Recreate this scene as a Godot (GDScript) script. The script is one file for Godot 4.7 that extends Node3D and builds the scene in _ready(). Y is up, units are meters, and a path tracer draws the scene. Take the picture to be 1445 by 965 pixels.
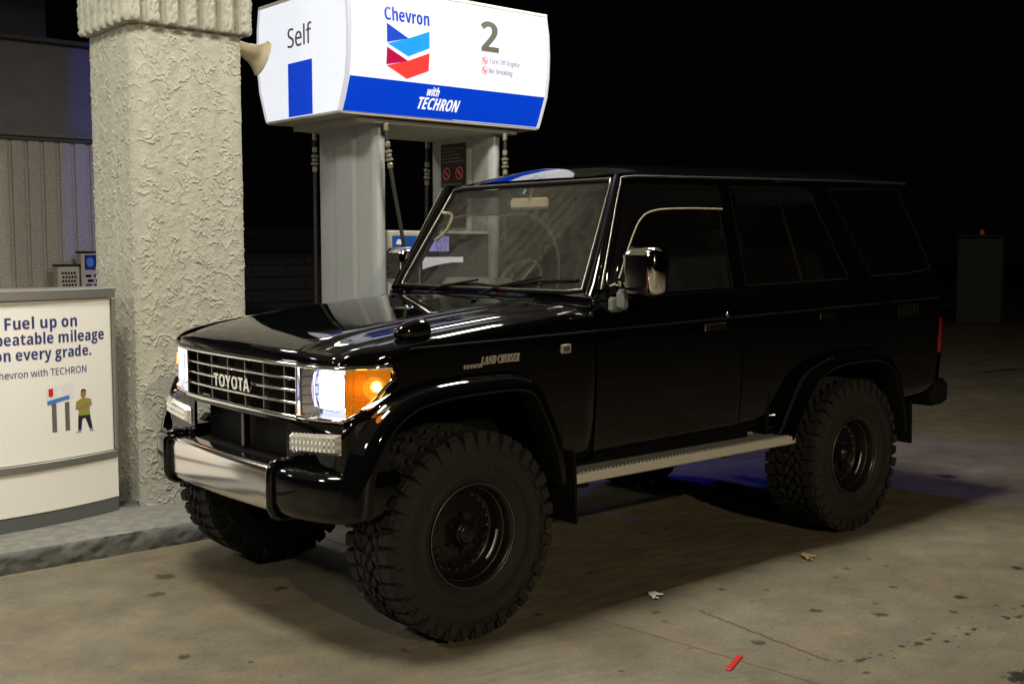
extends Node3D
# Filling station at night: a lifted black off-road car beside pump two.
# World: x runs along the car (front at -x), y up, z towards the photographer's side.

const SH := 0.021          # the body stands slightly nose-down: height gained per metre of length
const ISL := 0.12          # height of the pump island
var shear := 0.0
var group_no := 0
var M := {}
var rng := RandomNumberGenerator.new()

# ---------------------------------------------------------------- mesh helpers
func S() -> SurfaceTool:
	var st := SurfaceTool.new()
	st.begin(Mesh.PRIMITIVE_TRIANGLES)
	return st

func smooth(st: SurfaceTool, on: bool) -> void:
	group_no += 1
	st.set_smooth_group(group_no if on else -1)

func vt(st: SurfaceTool, p: Vector3) -> void:
	st.add_vertex(Vector3(p.x, p.y + shear * p.x, p.z))

func tri(st: SurfaceTool, a: Vector3, b: Vector3, c: Vector3) -> void:
	vt(st, a); vt(st, b); vt(st, c)

func quad(st: SurfaceTool, a: Vector3, b: Vector3, c: Vector3, d: Vector3) -> void:
	tri(st, a, b, c); tri(st, a, c, d)

func grid(st: SurfaceTool, rows: Array, is_smooth := true, closed := false) -> void:
	smooth(st, is_smooth)
	for i in rows.size() - 1:
		var a: Array = rows[i]
		var b: Array = rows[i + 1]
		var n := a.size()
		for j in (n if closed else n - 1):
			var k := (j + 1) % n
			quad(st, a[j], a[k], b[k], b[j])

func fan(st: SurfaceTool, loop: Array) -> void:
	smooth(st, false)
	var c := Vector3.ZERO
	for p in loop: c += p
	c /= loop.size()
	for i in loop.size():
		tri(st, c, loop[i], loop[(i + 1) % loop.size()])

func ring(st: SurfaceTool, outer: Array, inner: Array) -> void:
	smooth(st, false)
	for i in outer.size():
		var k := (i + 1) % outer.size()
		quad(st, outer[i], outer[k], inner[k], inner[i])

func bx(st: SurfaceTool, c: Vector3, size: Vector3, b := 0.004, q := Basis()) -> void:
	smooth(st, false)
	var h := size * 0.5
	b = minf(b, minf(h.x, minf(h.y, h.z)) * 0.9)
	var P := func(s: Vector3, ax: int) -> Vector3:
		var p := Vector3(s.x * (h.x - b), s.y * (h.y - b), s.z * (h.z - b))
		p[ax] = s[ax] * h[ax]
		return c + q * p
	for ax in 3:
		var u := (ax + 1) % 3
		var v := (ax + 2) % 3
		for sg in [-1.0, 1.0]:
			var cs := []
			for k in [[-1, -1], [1, -1], [1, 1], [-1, 1]]:
				var s := Vector3.ZERO
				s[ax] = sg; s[u] = k[0]; s[v] = k[1]
				cs.append(P.call(s, ax))
			if sg > 0: quad(st, cs[3], cs[2], cs[1], cs[0])
			else: quad(st, cs[0], cs[1], cs[2], cs[3])
		for su in [-1.0, 1.0]:
			for sv in [-1.0, 1.0]:
				var s0 := Vector3.ZERO
				s0[u] = su; s0[v] = sv
				var s1 := s0
				s0[ax] = -1; s1[ax] = 1
				quad(st, P.call(s0, u), P.call(s1, u), P.call(s1, v), P.call(s0, v))
	for sx in [-1.0, 1.0]:
		for sy in [-1.0, 1.0]:
			for sz in [-1.0, 1.0]:
				var s := Vector3(sx, sy, sz)
				tri(st, P.call(s, 0), P.call(s, 1), P.call(s, 2))

func lathe(st: SurfaceTool, prof: Array, n: int, xf: Transform3D, is_smooth := true) -> void:
	var rows := []
	for p in prof:
		var row := []
		for k in n:
			var a := TAU * k / n
			row.append(xf * Vector3(p.x * cos(a), p.y, p.x * sin(a)))
		rows.append(row)
	grid(st, rows, is_smooth, true)

func axis_xf(at: Vector3, dir: Vector3) -> Transform3D:
	var y := dir.normalized()
	var x := y.cross(Vector3(0.31, 0.22, 0.92)).normalized()
	return Transform3D(Basis(x, y, x.cross(y)), at)

func tube(st: SurfaceTool, path: Array, r: float, n := 8, closed := false, flat := 1.0) -> void:
	var rows := []
	var m := path.size()
	var up := Vector3.ZERO
	for i in m:
		var a: Vector3 = path[(i - 1 + m) % m] if closed else path[maxi(i - 1, 0)]
		var b: Vector3 = path[(i + 1) % m] if closed else path[mini(i + 1, m - 1)]
		var t := (b - a).normalized()
		if up == Vector3.ZERO:
			up = t.cross(Vector3(0, 1, 0)) if absf(t.y) < 0.9 else t.cross(Vector3(1, 0, 0))
		up = (up - t * up.dot(t)).normalized()
		var w := t.cross(up)
		var row := []
		for k in n:
			var an := TAU * (k + 0.5) / n
			row.append(path[i] + up * cos(an) * r + w * sin(an) * r * flat)
		rows.append(row)
	var first: Array = rows[0]
	var last: Array = rows[m - 1]
	if closed: rows.append(first)
	grid(st, rows, true, true)
	if not closed:
		fan(st, first); fan(st, last)

func extr(st: SurfaceTool, poly: Array, depth: float, xf: Transform3D) -> void:
	smooth(st, false)
	var pk := PackedVector2Array(poly)
	var idx := Geometry2D.triangulate_polygon(pk)
	for i in range(0, idx.size(), 3):
		var t := [pk[idx[i]], pk[idx[i + 1]], pk[idx[i + 2]]]
		tri(st, xf * Vector3(t[0].x, t[0].y, 0), xf * Vector3(t[1].x, t[1].y, 0), xf * Vector3(t[2].x, t[2].y, 0))
		tri(st, xf * Vector3(t[2].x, t[2].y, depth), xf * Vector3(t[1].x, t[1].y, depth), xf * Vector3(t[0].x, t[0].y, depth))
	for i in pk.size():
		var a := pk[i]
		var b := pk[(i + 1) % pk.size()]
		quad(st, xf * Vector3(a.x, a.y, 0), xf * Vector3(b.x, b.y, 0), xf * Vector3(b.x, b.y, depth), xf * Vector3(a.x, a.y, depth))

func obj(called: String, st: SurfaceTool, mat: Material, parent: Node = null) -> MeshInstance3D:
	st.generate_normals()
	var o := MeshInstance3D.new()
	o.name = called
	o.mesh = st.commit()
	o.material_override = mat
	(parent if parent else self).add_child(o, true)
	return o

func thing(called: String, label: String, category: String, at := Vector3.ZERO, grp := "") -> Node3D:
	var o := Node3D.new()
	o.name = called
	o.position = at
	add_child(o, true)
	tag(o, label, category, grp)
	return o

func tag(o: Node, label: String, category: String, grp := "") -> void:
	o.set_meta("label", label)
	o.set_meta("category", category)
	if grp: o.set_meta("group", grp)

func curve(pts: Array, t: float) -> float:      # piecewise linear, smoothed a little
	if t <= pts[0].x: return pts[0].y
	for i in pts.size() - 1:
		if t <= pts[i + 1].x:
			var k: float = (t - pts[i].x) / (pts[i + 1].x - pts[i].x)
			return lerpf(pts[i].y, pts[i + 1].y, k)
	return pts[-1].y

func dense(pts: Array, n: int) -> Array:         # Catmull-Rom through points
	var out := []
	for i in pts.size() - 1:
		var p0 = pts[maxi(i - 1, 0)]
		var p3 = pts[mini(i + 2, pts.size() - 1)]
		for k in n:
			out.append(pts[i].cubic_interpolate(pts[i + 1], p0, p3, float(k) / n))
	out.append(pts[-1])
	return out

# ---------------------------------------------------------------- materials
func mat(c: Color, rough := 0.5, metal := 0.0) -> StandardMaterial3D:
	var m := StandardMaterial3D.new()
	m.albedo_color = c.linear_to_srgb()
	m.roughness = rough
	m.metallic = metal
	return m

func glow(c: Color, e: float) -> StandardMaterial3D:
	var m := mat(Color(c.r * 0.25, c.g * 0.25, c.b * 0.25), 0.35)
	m.emission_enabled = true
	m.emission = c.linear_to_srgb()
	m.emission_energy_multiplier = e
	return m

func noise(freq: float, seed_no: int, oct := 4, kind := FastNoiseLite.TYPE_SIMPLEX_SMOOTH) -> FastNoiseLite:
	var n := FastNoiseLite.new()
	n.noise_type = kind
	n.frequency = freq
	n.seed = seed_no
	n.fractal_octaves = oct
	return n

func noise_tex(freq: float, seed_no: int, lo: Color, hi: Color, size := 512, oct := 4) -> NoiseTexture2D:
	var t := NoiseTexture2D.new()
	t.width = size; t.height = size
	t.seamless = true
	t.noise = noise(freq, seed_no, oct)
	var g := Gradient.new()
	g.colors = PackedColorArray([lo, hi])
	g.offsets = PackedFloat32Array([0.25, 0.75])
	t.color_ramp = g
	return t

func bumpy(m: StandardMaterial3D, freq: float, seed_no: int, cm: float, scale: float) -> StandardMaterial3D:
	m.heightmap_enabled = true
	m.heightmap_texture = noise_tex(freq, seed_no, Color.BLACK, Color.WHITE)
	m.heightmap_scale = cm
	m.uv1_triplanar = true
	m.uv1_world_triplanar = true
	m.uv1_scale = Vector3.ONE * scale
	return m

func make_materials() -> void:
	M.paint = mat(Color(0.002, 0.002, 0.0024), 0.035)
	M.chrome = mat(Color(0.86, 0.86, 0.86), 0.07, 1.0)
	M.chrome_worn = mat(Color(0.88, 0.85, 0.85), 0.24, 1.0)
	M.chrome_worn.roughness = 0.13
	M.satin = mat(Color(0.26, 0.25, 0.22), 0.35, 1.0)
	M.badge = mat(Color(0.62, 0.60, 0.56), 0.35, 0.3)
	M.black = mat(Color(0.006, 0.006, 0.006), 0.6)
	M.black.metallic_specular = 0.2
	M.rubber = mat(Color(0.0095, 0.0095, 0.0092), 0.82)
	bumpy(M.rubber, 0.03, 21, 0.12, 3.0)
	M.seal = mat(Color(0.010, 0.010, 0.010), 0.65)
	M.seal.metallic_specular = 0.15
	M.rim = mat(Color(0.02, 0.02, 0.02), 0.32, 0.6)
	M.rim_edge = mat(Color(0.22, 0.20, 0.16), 0.42, 0.9)
	M.glass = mat(Color(0.03, 0.035, 0.03), 0.0)
	M.glass.transparency = BaseMaterial3D.TRANSPARENCY_ALPHA
	M.glass.albedo_color.a = 0.12
	M.tint = mat(Color(0.004, 0.004, 0.004), 0.02)
	M.tint.transparency = BaseMaterial3D.TRANSPARENCY_ALPHA
	M.tint.albedo_color.a = 0.72
	M.smoke = mat(Color(0.006, 0.006, 0.006), 0.06)
	M.smoke.transparency = BaseMaterial3D.TRANSPARENCY_ALPHA
	M.smoke.albedo_color.a = 0.6
	M.lens = mat(Color(0.9, 0.9, 0.9), 0.03)
	M.lens.transparency = BaseMaterial3D.TRANSPARENCY_ALPHA
	M.lens.albedo_color.a = 0.06
	M.cloth = mat(Color(0.075, 0.072, 0.062), 0.9)
	M.trim_tan = mat(Color(0.34, 0.30, 0.19), 0.55)
	M.dash = mat(Color(0.085, 0.08, 0.065), 0.7)
	M.wheel_rim = mat(Color(0.03, 0.024, 0.018), 0.4)
	M.step = mat(Color(0.66, 0.65, 0.58), 0.42, 0.35)
	M.step_pad = mat(Color(0.16, 0.18, 0.17), 0.6, 0.2)
	M.red_lens = mat(Color(0.22, 0.004, 0.006), 0.1)
	M.crystal = mat(Color(0.84, 0.83, 0.79), 0.09, 0.68)
	M.amber = glow(Color(1.0, 0.34, 0.006), 0.42)
	M.amber.transparency = BaseMaterial3D.TRANSPARENCY_ALPHA
	M.amber.albedo_color.a = 0.70
	M.amber_back = mat(Color(0.75, 0.38, 0.03), 0.3, 0.9)
	M.amber_hot = glow(Color(1.0, 0.74, 0.22), 6.0)
	M.amber_mid = glow(Color(1.0, 0.46, 0.03), 1.7)
	M.beam = glow(Color(0.86, 0.88, 1.0), 5.0)
	M.beam_soft = glow(Color(0.50, 0.54, 1.0), 1.3)
	M.stucco = mat(Color(0.42, 0.418, 0.36), 0.9)
	bumpy(M.stucco, 0.08, 31, 0.03, 4.0)
	M.stucco.albedo_texture = noise_tex(0.006, 33, Color(0.93, 0.925, 0.91), Color(1, 1, 1), 512, 5)
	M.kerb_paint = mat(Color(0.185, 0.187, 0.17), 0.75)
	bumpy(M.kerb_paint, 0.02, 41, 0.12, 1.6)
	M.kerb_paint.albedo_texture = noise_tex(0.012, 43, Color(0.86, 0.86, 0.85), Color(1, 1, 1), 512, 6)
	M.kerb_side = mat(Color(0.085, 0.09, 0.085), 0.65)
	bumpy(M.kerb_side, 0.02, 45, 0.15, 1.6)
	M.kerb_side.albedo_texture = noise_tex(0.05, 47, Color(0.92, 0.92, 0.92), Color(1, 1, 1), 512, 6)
	M.panel = mat(Color(0.76, 0.76, 0.72), 0.32)
	M.poster = mat(Color(0.80, 0.81, 0.78), 0.22)
	M.alu = mat(Color(0.36, 0.36, 0.33), 0.42, 0.75)
	M.base_grey = mat(Color(0.085, 0.095, 0.095), 0.5)
	M.ink_blue = mat(Color(0.025, 0.045, 0.17), 0.35)
	M.ink_dark = mat(Color(0.04, 0.04, 0.045), 0.4)
	M.pump_grey = mat(Color(0.36, 0.385, 0.39), 0.36, 0.1)
	M.pump_soffit = mat(Color(0.36, 0.345, 0.29), 0.5)
	M.sign_white = glow(Color(0.90, 0.93, 1.0), 0.86)
	M.sign_edge = glow(Color(0.80, 0.80, 0.86), 0.62)
	M.sign_blue = glow(Color(0.0, 0.045, 0.55), 0.95)
	M.sign_deep = glow(Color(0.0, 0.05, 0.50), 1.0)
	M.sign_sky = glow(Color(0.01, 0.30, 0.92), 1.0)
	M.sign_red = glow(Color(0.92, 0.045, 0.035), 1.0)
	M.sign_crimson = glow(Color(0.42, 0.0, 0.06), 1.0)
	M.sign_ink = mat(Color(0.10, 0.10, 0.085), 0.5)
	M.sign_pale = mat(Color(0.30, 0.32, 0.46), 0.6)
	M.sign_pink = mat(Color(0.75, 0.12, 0.16), 0.5)
	M.letter_white = glow(Color(0.95, 0.97, 1.0), 0.9)
	M.lcd = glow(Color(0.46, 0.42, 0.95), 1.15)
	M.lcd_ink = mat(Color(0.05, 0.03, 0.14), 0.5)
	M.backlit_panel = glow(Color(1.0, 1.0, 0.98), 1.1)
	M.blue_panel = mat(Color(0.012, 0.07, 0.30), 0.35)
	M.print_white = mat(Color(0.7, 0.72, 0.75), 0.5)
	M.notice = mat(Color(0.022, 0.02, 0.02), 0.4)
	M.notice_ink = mat(Color(0.16, 0.15, 0.14), 0.5)
	M.hose = mat(Color(0.018, 0.018, 0.016), 0.5)
	M.brass = mat(Color(0.42, 0.38, 0.27), 0.35, 0.8)
	M.horn = mat(Color(0.42, 0.37, 0.25), 0.5)
	M.wall = mat(Color(0.36, 0.345, 0.29), 0.9)
	bumpy(M.wall, 0.05, 51, 0.8, 1.2)
	M.fascia = mat(Color(0.115, 0.11, 0.108), 0.8)
	M.fascia.albedo_texture = noise_tex(0.006, 53, Color(0.94, 0.94, 0.94), Color(1, 1, 1), 512, 4)
	M.fascia.uv1_triplanar = true
	M.roof_dark = mat(Color(0.05, 0.048, 0.05), 0.8)
	M.cage = mat(Color(0.42, 0.38, 0.31), 0.6)
	M.cage_sign = mat(Color(0.01, 0.02, 0.14), 0.4)
	M.icon_blue = mat(Color(0.06, 0.20, 0.55), 0.4)
	M.deck = mat(Color(0.74, 0.72, 0.66), 0.55)
	M.lamp_white = glow(Color(1.0, 0.97, 0.90), 6.0)
	M.lamp_blue = glow(Color(0.10, 0.14, 1.0), 4.0)
	M.block = mat(Color(0.045, 0.047, 0.06), 0.9)
	M.leaf = mat(Color(0.045, 0.075, 0.03), 0.7)
	M.bark = mat(Color(0.08, 0.06, 0.045), 0.9)
	M.dirt = mat(Color(0.05, 0.048, 0.045), 0.95)
	M.dry_leaf = mat(Color(0.36, 0.24, 0.10), 0.8)
	M.paper = mat(Color(0.75, 0.74, 0.70), 0.8)
	M.red_plastic = mat(Color(0.55, 0.02, 0.02), 0.35)
	M.cabinet = mat(Color(0.011, 0.0105, 0.012), 0.7)
	M.orange_lamp = glow(Color(1.0, 0.22, 0.03), 0.035)
	M.skin = mat(Color(0.32, 0.17, 0.10), 0.5)
	M.shirt = mat(Color(0.26, 0.28, 0.05), 0.5)
	M.trousers = mat(Color(0.02, 0.017, 0.03), 0.5)
	M.shoe = mat(Color(0.28, 0.34, 0.46), 0.5)
	M.hair = mat(Color(0.02, 0.015, 0.012), 0.5)

# concrete: colour texture laid over 10 x 5.2 m, with stains, drips and a crack
func concrete() -> StandardMaterial3D:
	var w := 1920
	var h := 1000
	var streak := noise(0.02, 68, 5)
	streak.domain_warp_enabled = true
	streak.domain_warp_amplitude = 60.0
	streak.domain_warp_frequency = 0.006
	var n1 := noise(0.0035, 61, 5).get_image(w, h, false, false, false).get_data()
	var n2 := noise(0.016, 62, 5).get_image(w, h, false, false, false).get_data()
	var n3 := noise(0.42, 63, 2).get_image(w, h, false, false, false).get_data()
	var n4 := streak.get_image(w, h, false, false, false).get_data()
	var nw := noise(0.05, 64, 3)
	var dark := PackedFloat32Array()
	dark.resize(w * h)
	var tint := PackedFloat32Array()
	tint.resize(w * h)
	var r := RandomNumberGenerator.new()
	r.seed = 7
	var spots := []   # x, z, radius, strength, stretch
	for i in 150: spots.append([r.randf_range(-2.4, 7.4), r.randf_range(-1.5, 3.5), r.randf_range(0.006, 0.02), r.randf_range(0.2, 0.6), 1.0])
	for i in 30: spots.append([r.randf_range(-2.4, 7.4), r.randf_range(-1.5, 3.5), r.randf_range(0.02, 0.05), r.randf_range(0.2, 0.5), r.randf_range(0.7, 1.6)])
	# drip trail and oil blot as they lie in the photograph
	for i in 34:
		var k := pow(i / 33.0, 1.15)
		var off := r.randfn(0.0, 0.035)
		spots.append([lerpf(0.95, 2.4, k) + r.randf_range(-0.05, 0.05), lerpf(2.1, 2.35, k) + off, r.randf_range(0.004, 0.022) * r.randf_range(0.5, 1.1), r.randf_range(0.55, 0.85), r.randf_range(0.8, 1.7)])
		if r.randf() < 0.3: spots.append([lerpf(0.95, 2.4, k) + r.randf_range(-0.1, 0.1), lerpf(2.1, 2.35, k) + off * 3.0, r.randf_range(0.003, 0.008), 0.7, 1.0])
	for i in 46:
		var k := i / 45.0
		spots.append([lerpf(1.25, 1.95, k) + r.randf_range(-0.05, 0.05), lerpf(2.62, 2.72, k) + r.randf_range(-0.05, 0.05), r.randf_range(0.012, 0.05), 0.85, 1.2])
	for a in [[2.72, 1.9, 0.03, 0.75], [2.05, 1.95, 0.028, 0.7], [1.38, 1.63, 0.025, 0.6], [-1.0, 0.35, 0.03, 0.5], [0.85, 1.72, 0.03, 0.5], [1.55, 1.85, 0.028, 0.5], [4.6, 0.5, 0.07, 0.6], [-0.6, -0.75, 0.05, 0.5], [-0.75, -0.5, 0.04, 0.35]]:
		spots.append([a[0], a[1], a[2], a[3], 1.0])
	for s in spots:
		var px: float = (s[0] + 2.5) / 10.0 * w
		var pz: float = (s[1] + 1.6) / 5.2 * h
		var rr: float = s[2] / 5.2 * h
		var ext := int(rr * 1.8) + 2
		for j in range(maxi(0, int(pz) - ext), mini(h, int(pz) + ext + 1)):
			for i in range(maxi(0, int(px) - ext), mini(w, int(px) + ext + 1)):
				var d := Vector2((i - px) / s[4], (j - pz) * s[4]).length() / rr
				d += 0.75 * nw.get_noise_2d(i * 3.0, j * 3.0)
				var v: float = clampf((1.05 - d) * 4.0, 0.0, 1.0) * s[3]
				dark[j * w + i] = maxf(dark[j * w + i], v)
	# hairline crack with dirt in it
	for k in 900:
		var t := k / 899.0
		var x := lerpf(0.985, 0.895, t) + 0.012 * nw.get_noise_1d(t * 300.0)
		var z := lerpf(1.30, 2.02, t)
		var i := int((x + 2.5) / 10.0 * w)
		var j := int((z + 1.6) / 5.2 * h)
		for di in [-1, 0, 1]:
			dark[j * w + i + di] = maxf(dark[j * w + i + di], 0.55 if di == 0 else 0.28)
	var out := PackedByteArray()
	out.resize(w * h * 3)
	for p in w * h:
		var a := n1[p] / 255.0
		var b := n2[p] / 255.0
		var c := n3[p] / 255.0
		var g := 0.62 + 0.20 * (a - 0.5) + 0.10 * (b - 0.5) + 0.15 * (c - 0.5) + 0.10 * (n4[p] / 255.0 - 0.5)
		g += (r.randf() - 0.5) * 0.10
		if r.randf() < 0.006: g -= 0.14
		g *= 1.0 - 0.8 * dark[p]
		var wm := 0.06 * (b - a)
		out[p * 3] = int(clampf(g * (1.0 + wm), 0, 1) * 255.0)
		out[p * 3 + 1] = int(clampf(g * (0.94 - 0.10 * dark[p]), 0, 1) * 255.0)
		out[p * 3 + 2] = int(clampf(g * (0.775 - wm - 0.22 * dark[p]), 0, 1) * 255.0)
	var im := Image.create_from_data(w, h, false, Image.FORMAT_RGB8, out)
	var m := StandardMaterial3D.new()
	m.albedo_texture = ImageTexture.create_from_image(im)
	m.albedo_color = Color(0.685, 0.682, 0.69)
	m.roughness = 0.72
	m.roughness_texture = noise_tex(0.012, 66, Color(0.7, 0.7, 0.7), Color(1, 1, 1), 512, 5)
	m.heightmap_enabled = true
	m.heightmap_texture = noise_tex(0.05, 67, Color.BLACK, Color.WHITE, 1024, 5)
	m.heightmap_scale = 0.35
	return m

func slab(parent: Node, poly: Array, mt: Material) -> void:   # poly: Vector2(x, z), top at y = 0
	var st := S()
	smooth(st, false)
	var n := poly.size()
	var inner := []
	var c := Vector2.ZERO
	for p in poly: c += p / n
	for p in poly: inner.append(p + (c - p).normalized() * 0.002)
	var put := func(p: Vector2, y: float) -> void:
		st.set_uv(Vector2((p.x + 2.5) / 10.0, (p.y + 1.6) / 5.2))
		st.add_vertex(Vector3(p.x, y, p.y))
	var idx := Geometry2D.triangulate_polygon(PackedVector2Array(inner))
	for i in range(0, idx.size(), 3):
		for k in 3: put.call(inner[idx[i + k]], 0.0)
	for i in n:
		var k := (i + 1) % n
		for e in [[inner[i], inner[k], poly[k], poly[i], 0.0, -0.001], [poly[i], poly[k], poly[k], poly[i], -0.001, -0.06]]:
			put.call(e[0], e[4]); put.call(e[1], e[4]); put.call(e[2], e[5])
			put.call(e[0], e[4]); put.call(e[2], e[5]); put.call(e[3], e[5])
	obj("slab", st, mt, parent)

# lettering fitted into the box x0..x1, y0..y1, carried onto a surface by fn(x, y, depth)
func lettering(parent: Node, called: String, words: String, x0: float, x1: float, y0: float, y1: float, fn: Callable, mt: Material, weight := 400, depth := 0.003, serif := false, italic := false) -> MeshInstance3D:
	var tm := TextMesh.new()
	var f := SystemFont.new()
	f.font_names = PackedStringArray(["Droid Serif" if serif else "Droid Sans"])
	f.font_weight = 700 if weight >= 500 else 400
	f.font_italic = italic
	tm.font = f
	tm.text = words
	tm.font_size = 48
	tm.depth = 1.0
	tm.curve_step = 2.0
	var arr := tm.surface_get_arrays(0) if tm.get_surface_count() else []
	var st := S()
	smooth(st, false)
	var vs := PackedVector3Array()
	for k in tm.get_surface_count():
		var a := tm.surface_get_arrays(k)
		var v: PackedVector3Array = a[Mesh.ARRAY_VERTEX]
		if a[Mesh.ARRAY_INDEX] != null:
			for i in a[Mesh.ARRAY_INDEX]: vs.append(v[i])
		else: vs.append_array(v)
	var lo := Vector3(1e9, 1e9, 1e9)
	var hi := -lo
	for v in vs:
		lo = lo.min(v); hi = hi.max(v)
	for v in vs:
		var u := (v - lo) / (hi - lo).max(Vector3.ONE * 1e-6)
		var sl := 0.18 * (y1 - y0) * (u.y - 0.5) if italic else 0.0
		st.add_vertex(fn.call(lerpf(x0, x1, u.x) + sl, lerpf(y0, y1, u.y), u.z * depth))
	return obj(called, st, mt, parent)

func flat_shape(parent: Node, called: String, poly: Array, fn: Callable, mt: Material, depth := 0.003) -> MeshInstance3D:
	var st := S()
	smooth(st, false)
	var pk := PackedVector2Array(poly)
	var idx := Geometry2D.triangulate_polygon(pk)
	for i in range(0, idx.size(), 3):
		for k in 3: st.add_vertex(fn.call(pk[idx[i + k]].x, pk[idx[i + k]].y, depth))
	for i in pk.size():
		var a := pk[i]
		var b := pk[(i + 1) % pk.size()]
		quad(st, fn.call(a.x, a.y, 0.0), fn.call(b.x, b.y, 0.0), fn.call(b.x, b.y, depth), fn.call(a.x, a.y, depth))
	return obj(called, st, mt, parent)

func circle(c: Vector2, rx: float, ry: float, n := 20) -> Array:
	var o := []
	for k in n: o.append(c + Vector2(rx * cos(TAU * k / n), ry * sin(TAU * k / n)))
	return o

func prohibition(parent: Node, c: Vector2, r: float, fn: Callable, mt: Material, ink: Material) -> void:
	var st := S()
	smooth(st, false)
	for k in 24:
		var a := TAU * k / 24
		var b := TAU * (k + 1) / 24
		var q := []
		for e in [[a, r], [b, r], [b, r * 0.8], [a, r * 0.8]]: q.append(fn.call(c.x + cos(e[0]) * e[1], c.y + sin(e[0]) * e[1], 0.004))
		quad(st, q[0], q[1], q[2], q[3])
	var d := r * 0.6
	var t := r * 0.12
	quad(st, fn.call(c.x - d - t, c.y + d - t, 0.004), fn.call(c.x - d + t, c.y + d + t, 0.004), fn.call(c.x + d + t, c.y - d + t, 0.004), fn.call(c.x + d - t, c.y - d - t, 0.004))
	var o := obj("prohibition_mark", st, mt, parent)
	flat_shape(o, "pictogram", [c + Vector2(-0.45, -0.12) * r, c + Vector2(0.4, -0.3) * r, c + Vector2(0.45, 0.05) * r, c + Vector2(-0.1, 0.35) * r], fn, ink, 0.002)

# ---------------------------------------------------------------- station
func make_ground() -> void:
	var g := S()
	smooth(g, false)
	quad(g, Vector3(-90, -0.07, 90), Vector3(-90, -0.07, -90), Vector3(120, -0.07, -90), Vector3(120, -0.07, 90))
	obj("ground", g, M.dirt).set_meta("kind", "structure")
	var f := Node3D.new()
	f.name = "forecourt"
	add_child(f)
	f.set_meta("kind", "structure")
	var mt := concrete()
	var j := func(x: float, z: float) -> float: return x + 0.0976 * z
	var gap := 0.0032
	var xs := [-12.0, -3.6, 0.46, 4.9, 9.4, 14.0, 40.0]
	var zs_ := [-30.0, -11.5, -6.0, -1.22, 3.55, 14.0]
	for a in xs.size() - 1:
		for b in zs_.size() - 1:
			var z0: float = zs_[b] + gap
			var z1: float = zs_[b + 1] - gap
			slab(f, [Vector2(j.call(xs[a], z0) + gap, z0), Vector2(j.call(xs[a + 1], z0) - gap, z0), Vector2(j.call(xs[a + 1], z1) - gap, z1), Vector2(j.call(xs[a], z1) + gap, z1)], mt)
	for b in zs_.size() - 1:
		for a in range(1, xs.size() - 1):
			var jf := S()
			smooth(jf, false)
			var p := []
			for e in [[zs_[b], -gap], [zs_[b], gap], [zs_[b + 1], gap], [zs_[b + 1], -gap]]: p.append(Vector3(j.call(xs[a], e[0]) + e[1] * 1.05, -0.0022, e[0]))
			quad(jf, p[0], p[1], p[2], p[3])
			obj("joint_filler", jf, M.seal, f)

func make_island() -> void:
	var isl := Node3D.new()
	isl.name = "pump_island"
	add_child(isl)
	isl.set_meta("kind", "structure")
	var nz := noise(2.2, 71, 4)
	var nf := noise(14.0, 72, 3)
	var side := S()
	var top := S()
	var rows_s := []
	var rows_t := []
	var x := -4.0
	while x <= 7.01:
		var chip := clampf(nz.get_noise_1d(x * 2.0 + 3.0) * 1.6 - 0.1, 0.0, 0.55) + 0.55 * exp(-pow((x + 0.18) / 0.22, 2.0))
		var rs := []
		for k in 9:
			var v := k / 8.0
			var y := -0.01 + (ISL + 0.01) * v
			var rough := 0.012 * nf.get_noise_2d(x * 1.0, y * 1.0 + 7.0) + 0.008 * nz.get_noise_2d(x * 3.0, y * 9.0)
			var z := -1.27 + rough - 0.012 * v
			if v > 0.55: z -= chip * 0.045 * smoothstep(0.55, 1.0, v)
			if v < 0.3: z -= 0.02 * (0.3 - v) * (1.0 + 2.0 * nf.get_noise_1d(x * 2.0))
			if k == 8:
				y -= 0.012 + 0.02 * chip
			rs.append(Vector3(x, y, z))
		rows_s.append(rs)
		var last: Vector3 = rs[8]
		var rt := [last, Vector3(x, last.y + 0.009, last.z - 0.008), Vector3(x, ISL - 0.002 - 0.004 * chip, last.z - 0.02 - 0.03 * chip)]
		for k in range(1, 9): rt.append(Vector3(x, ISL + 0.0015 * nz.get_noise_2d(x, k * 1.0), lerpf(-1.32, -3.2, k / 8.0)))
		rows_t.append(rt)
		x += 0.025
	grid(side, rows_s)
	grid(top, rows_t)
	smooth(top, false)
	quad(top, Vector3(-4, -0.05, -3.2), Vector3(7, -0.05, -3.2), Vector3(7, ISL, -3.2), Vector3(-4, ISL, -3.2))
	obj("kerb_face", side, M.kerb_side, isl)
	obj("island_top", top, M.kerb_paint, isl)

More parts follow.
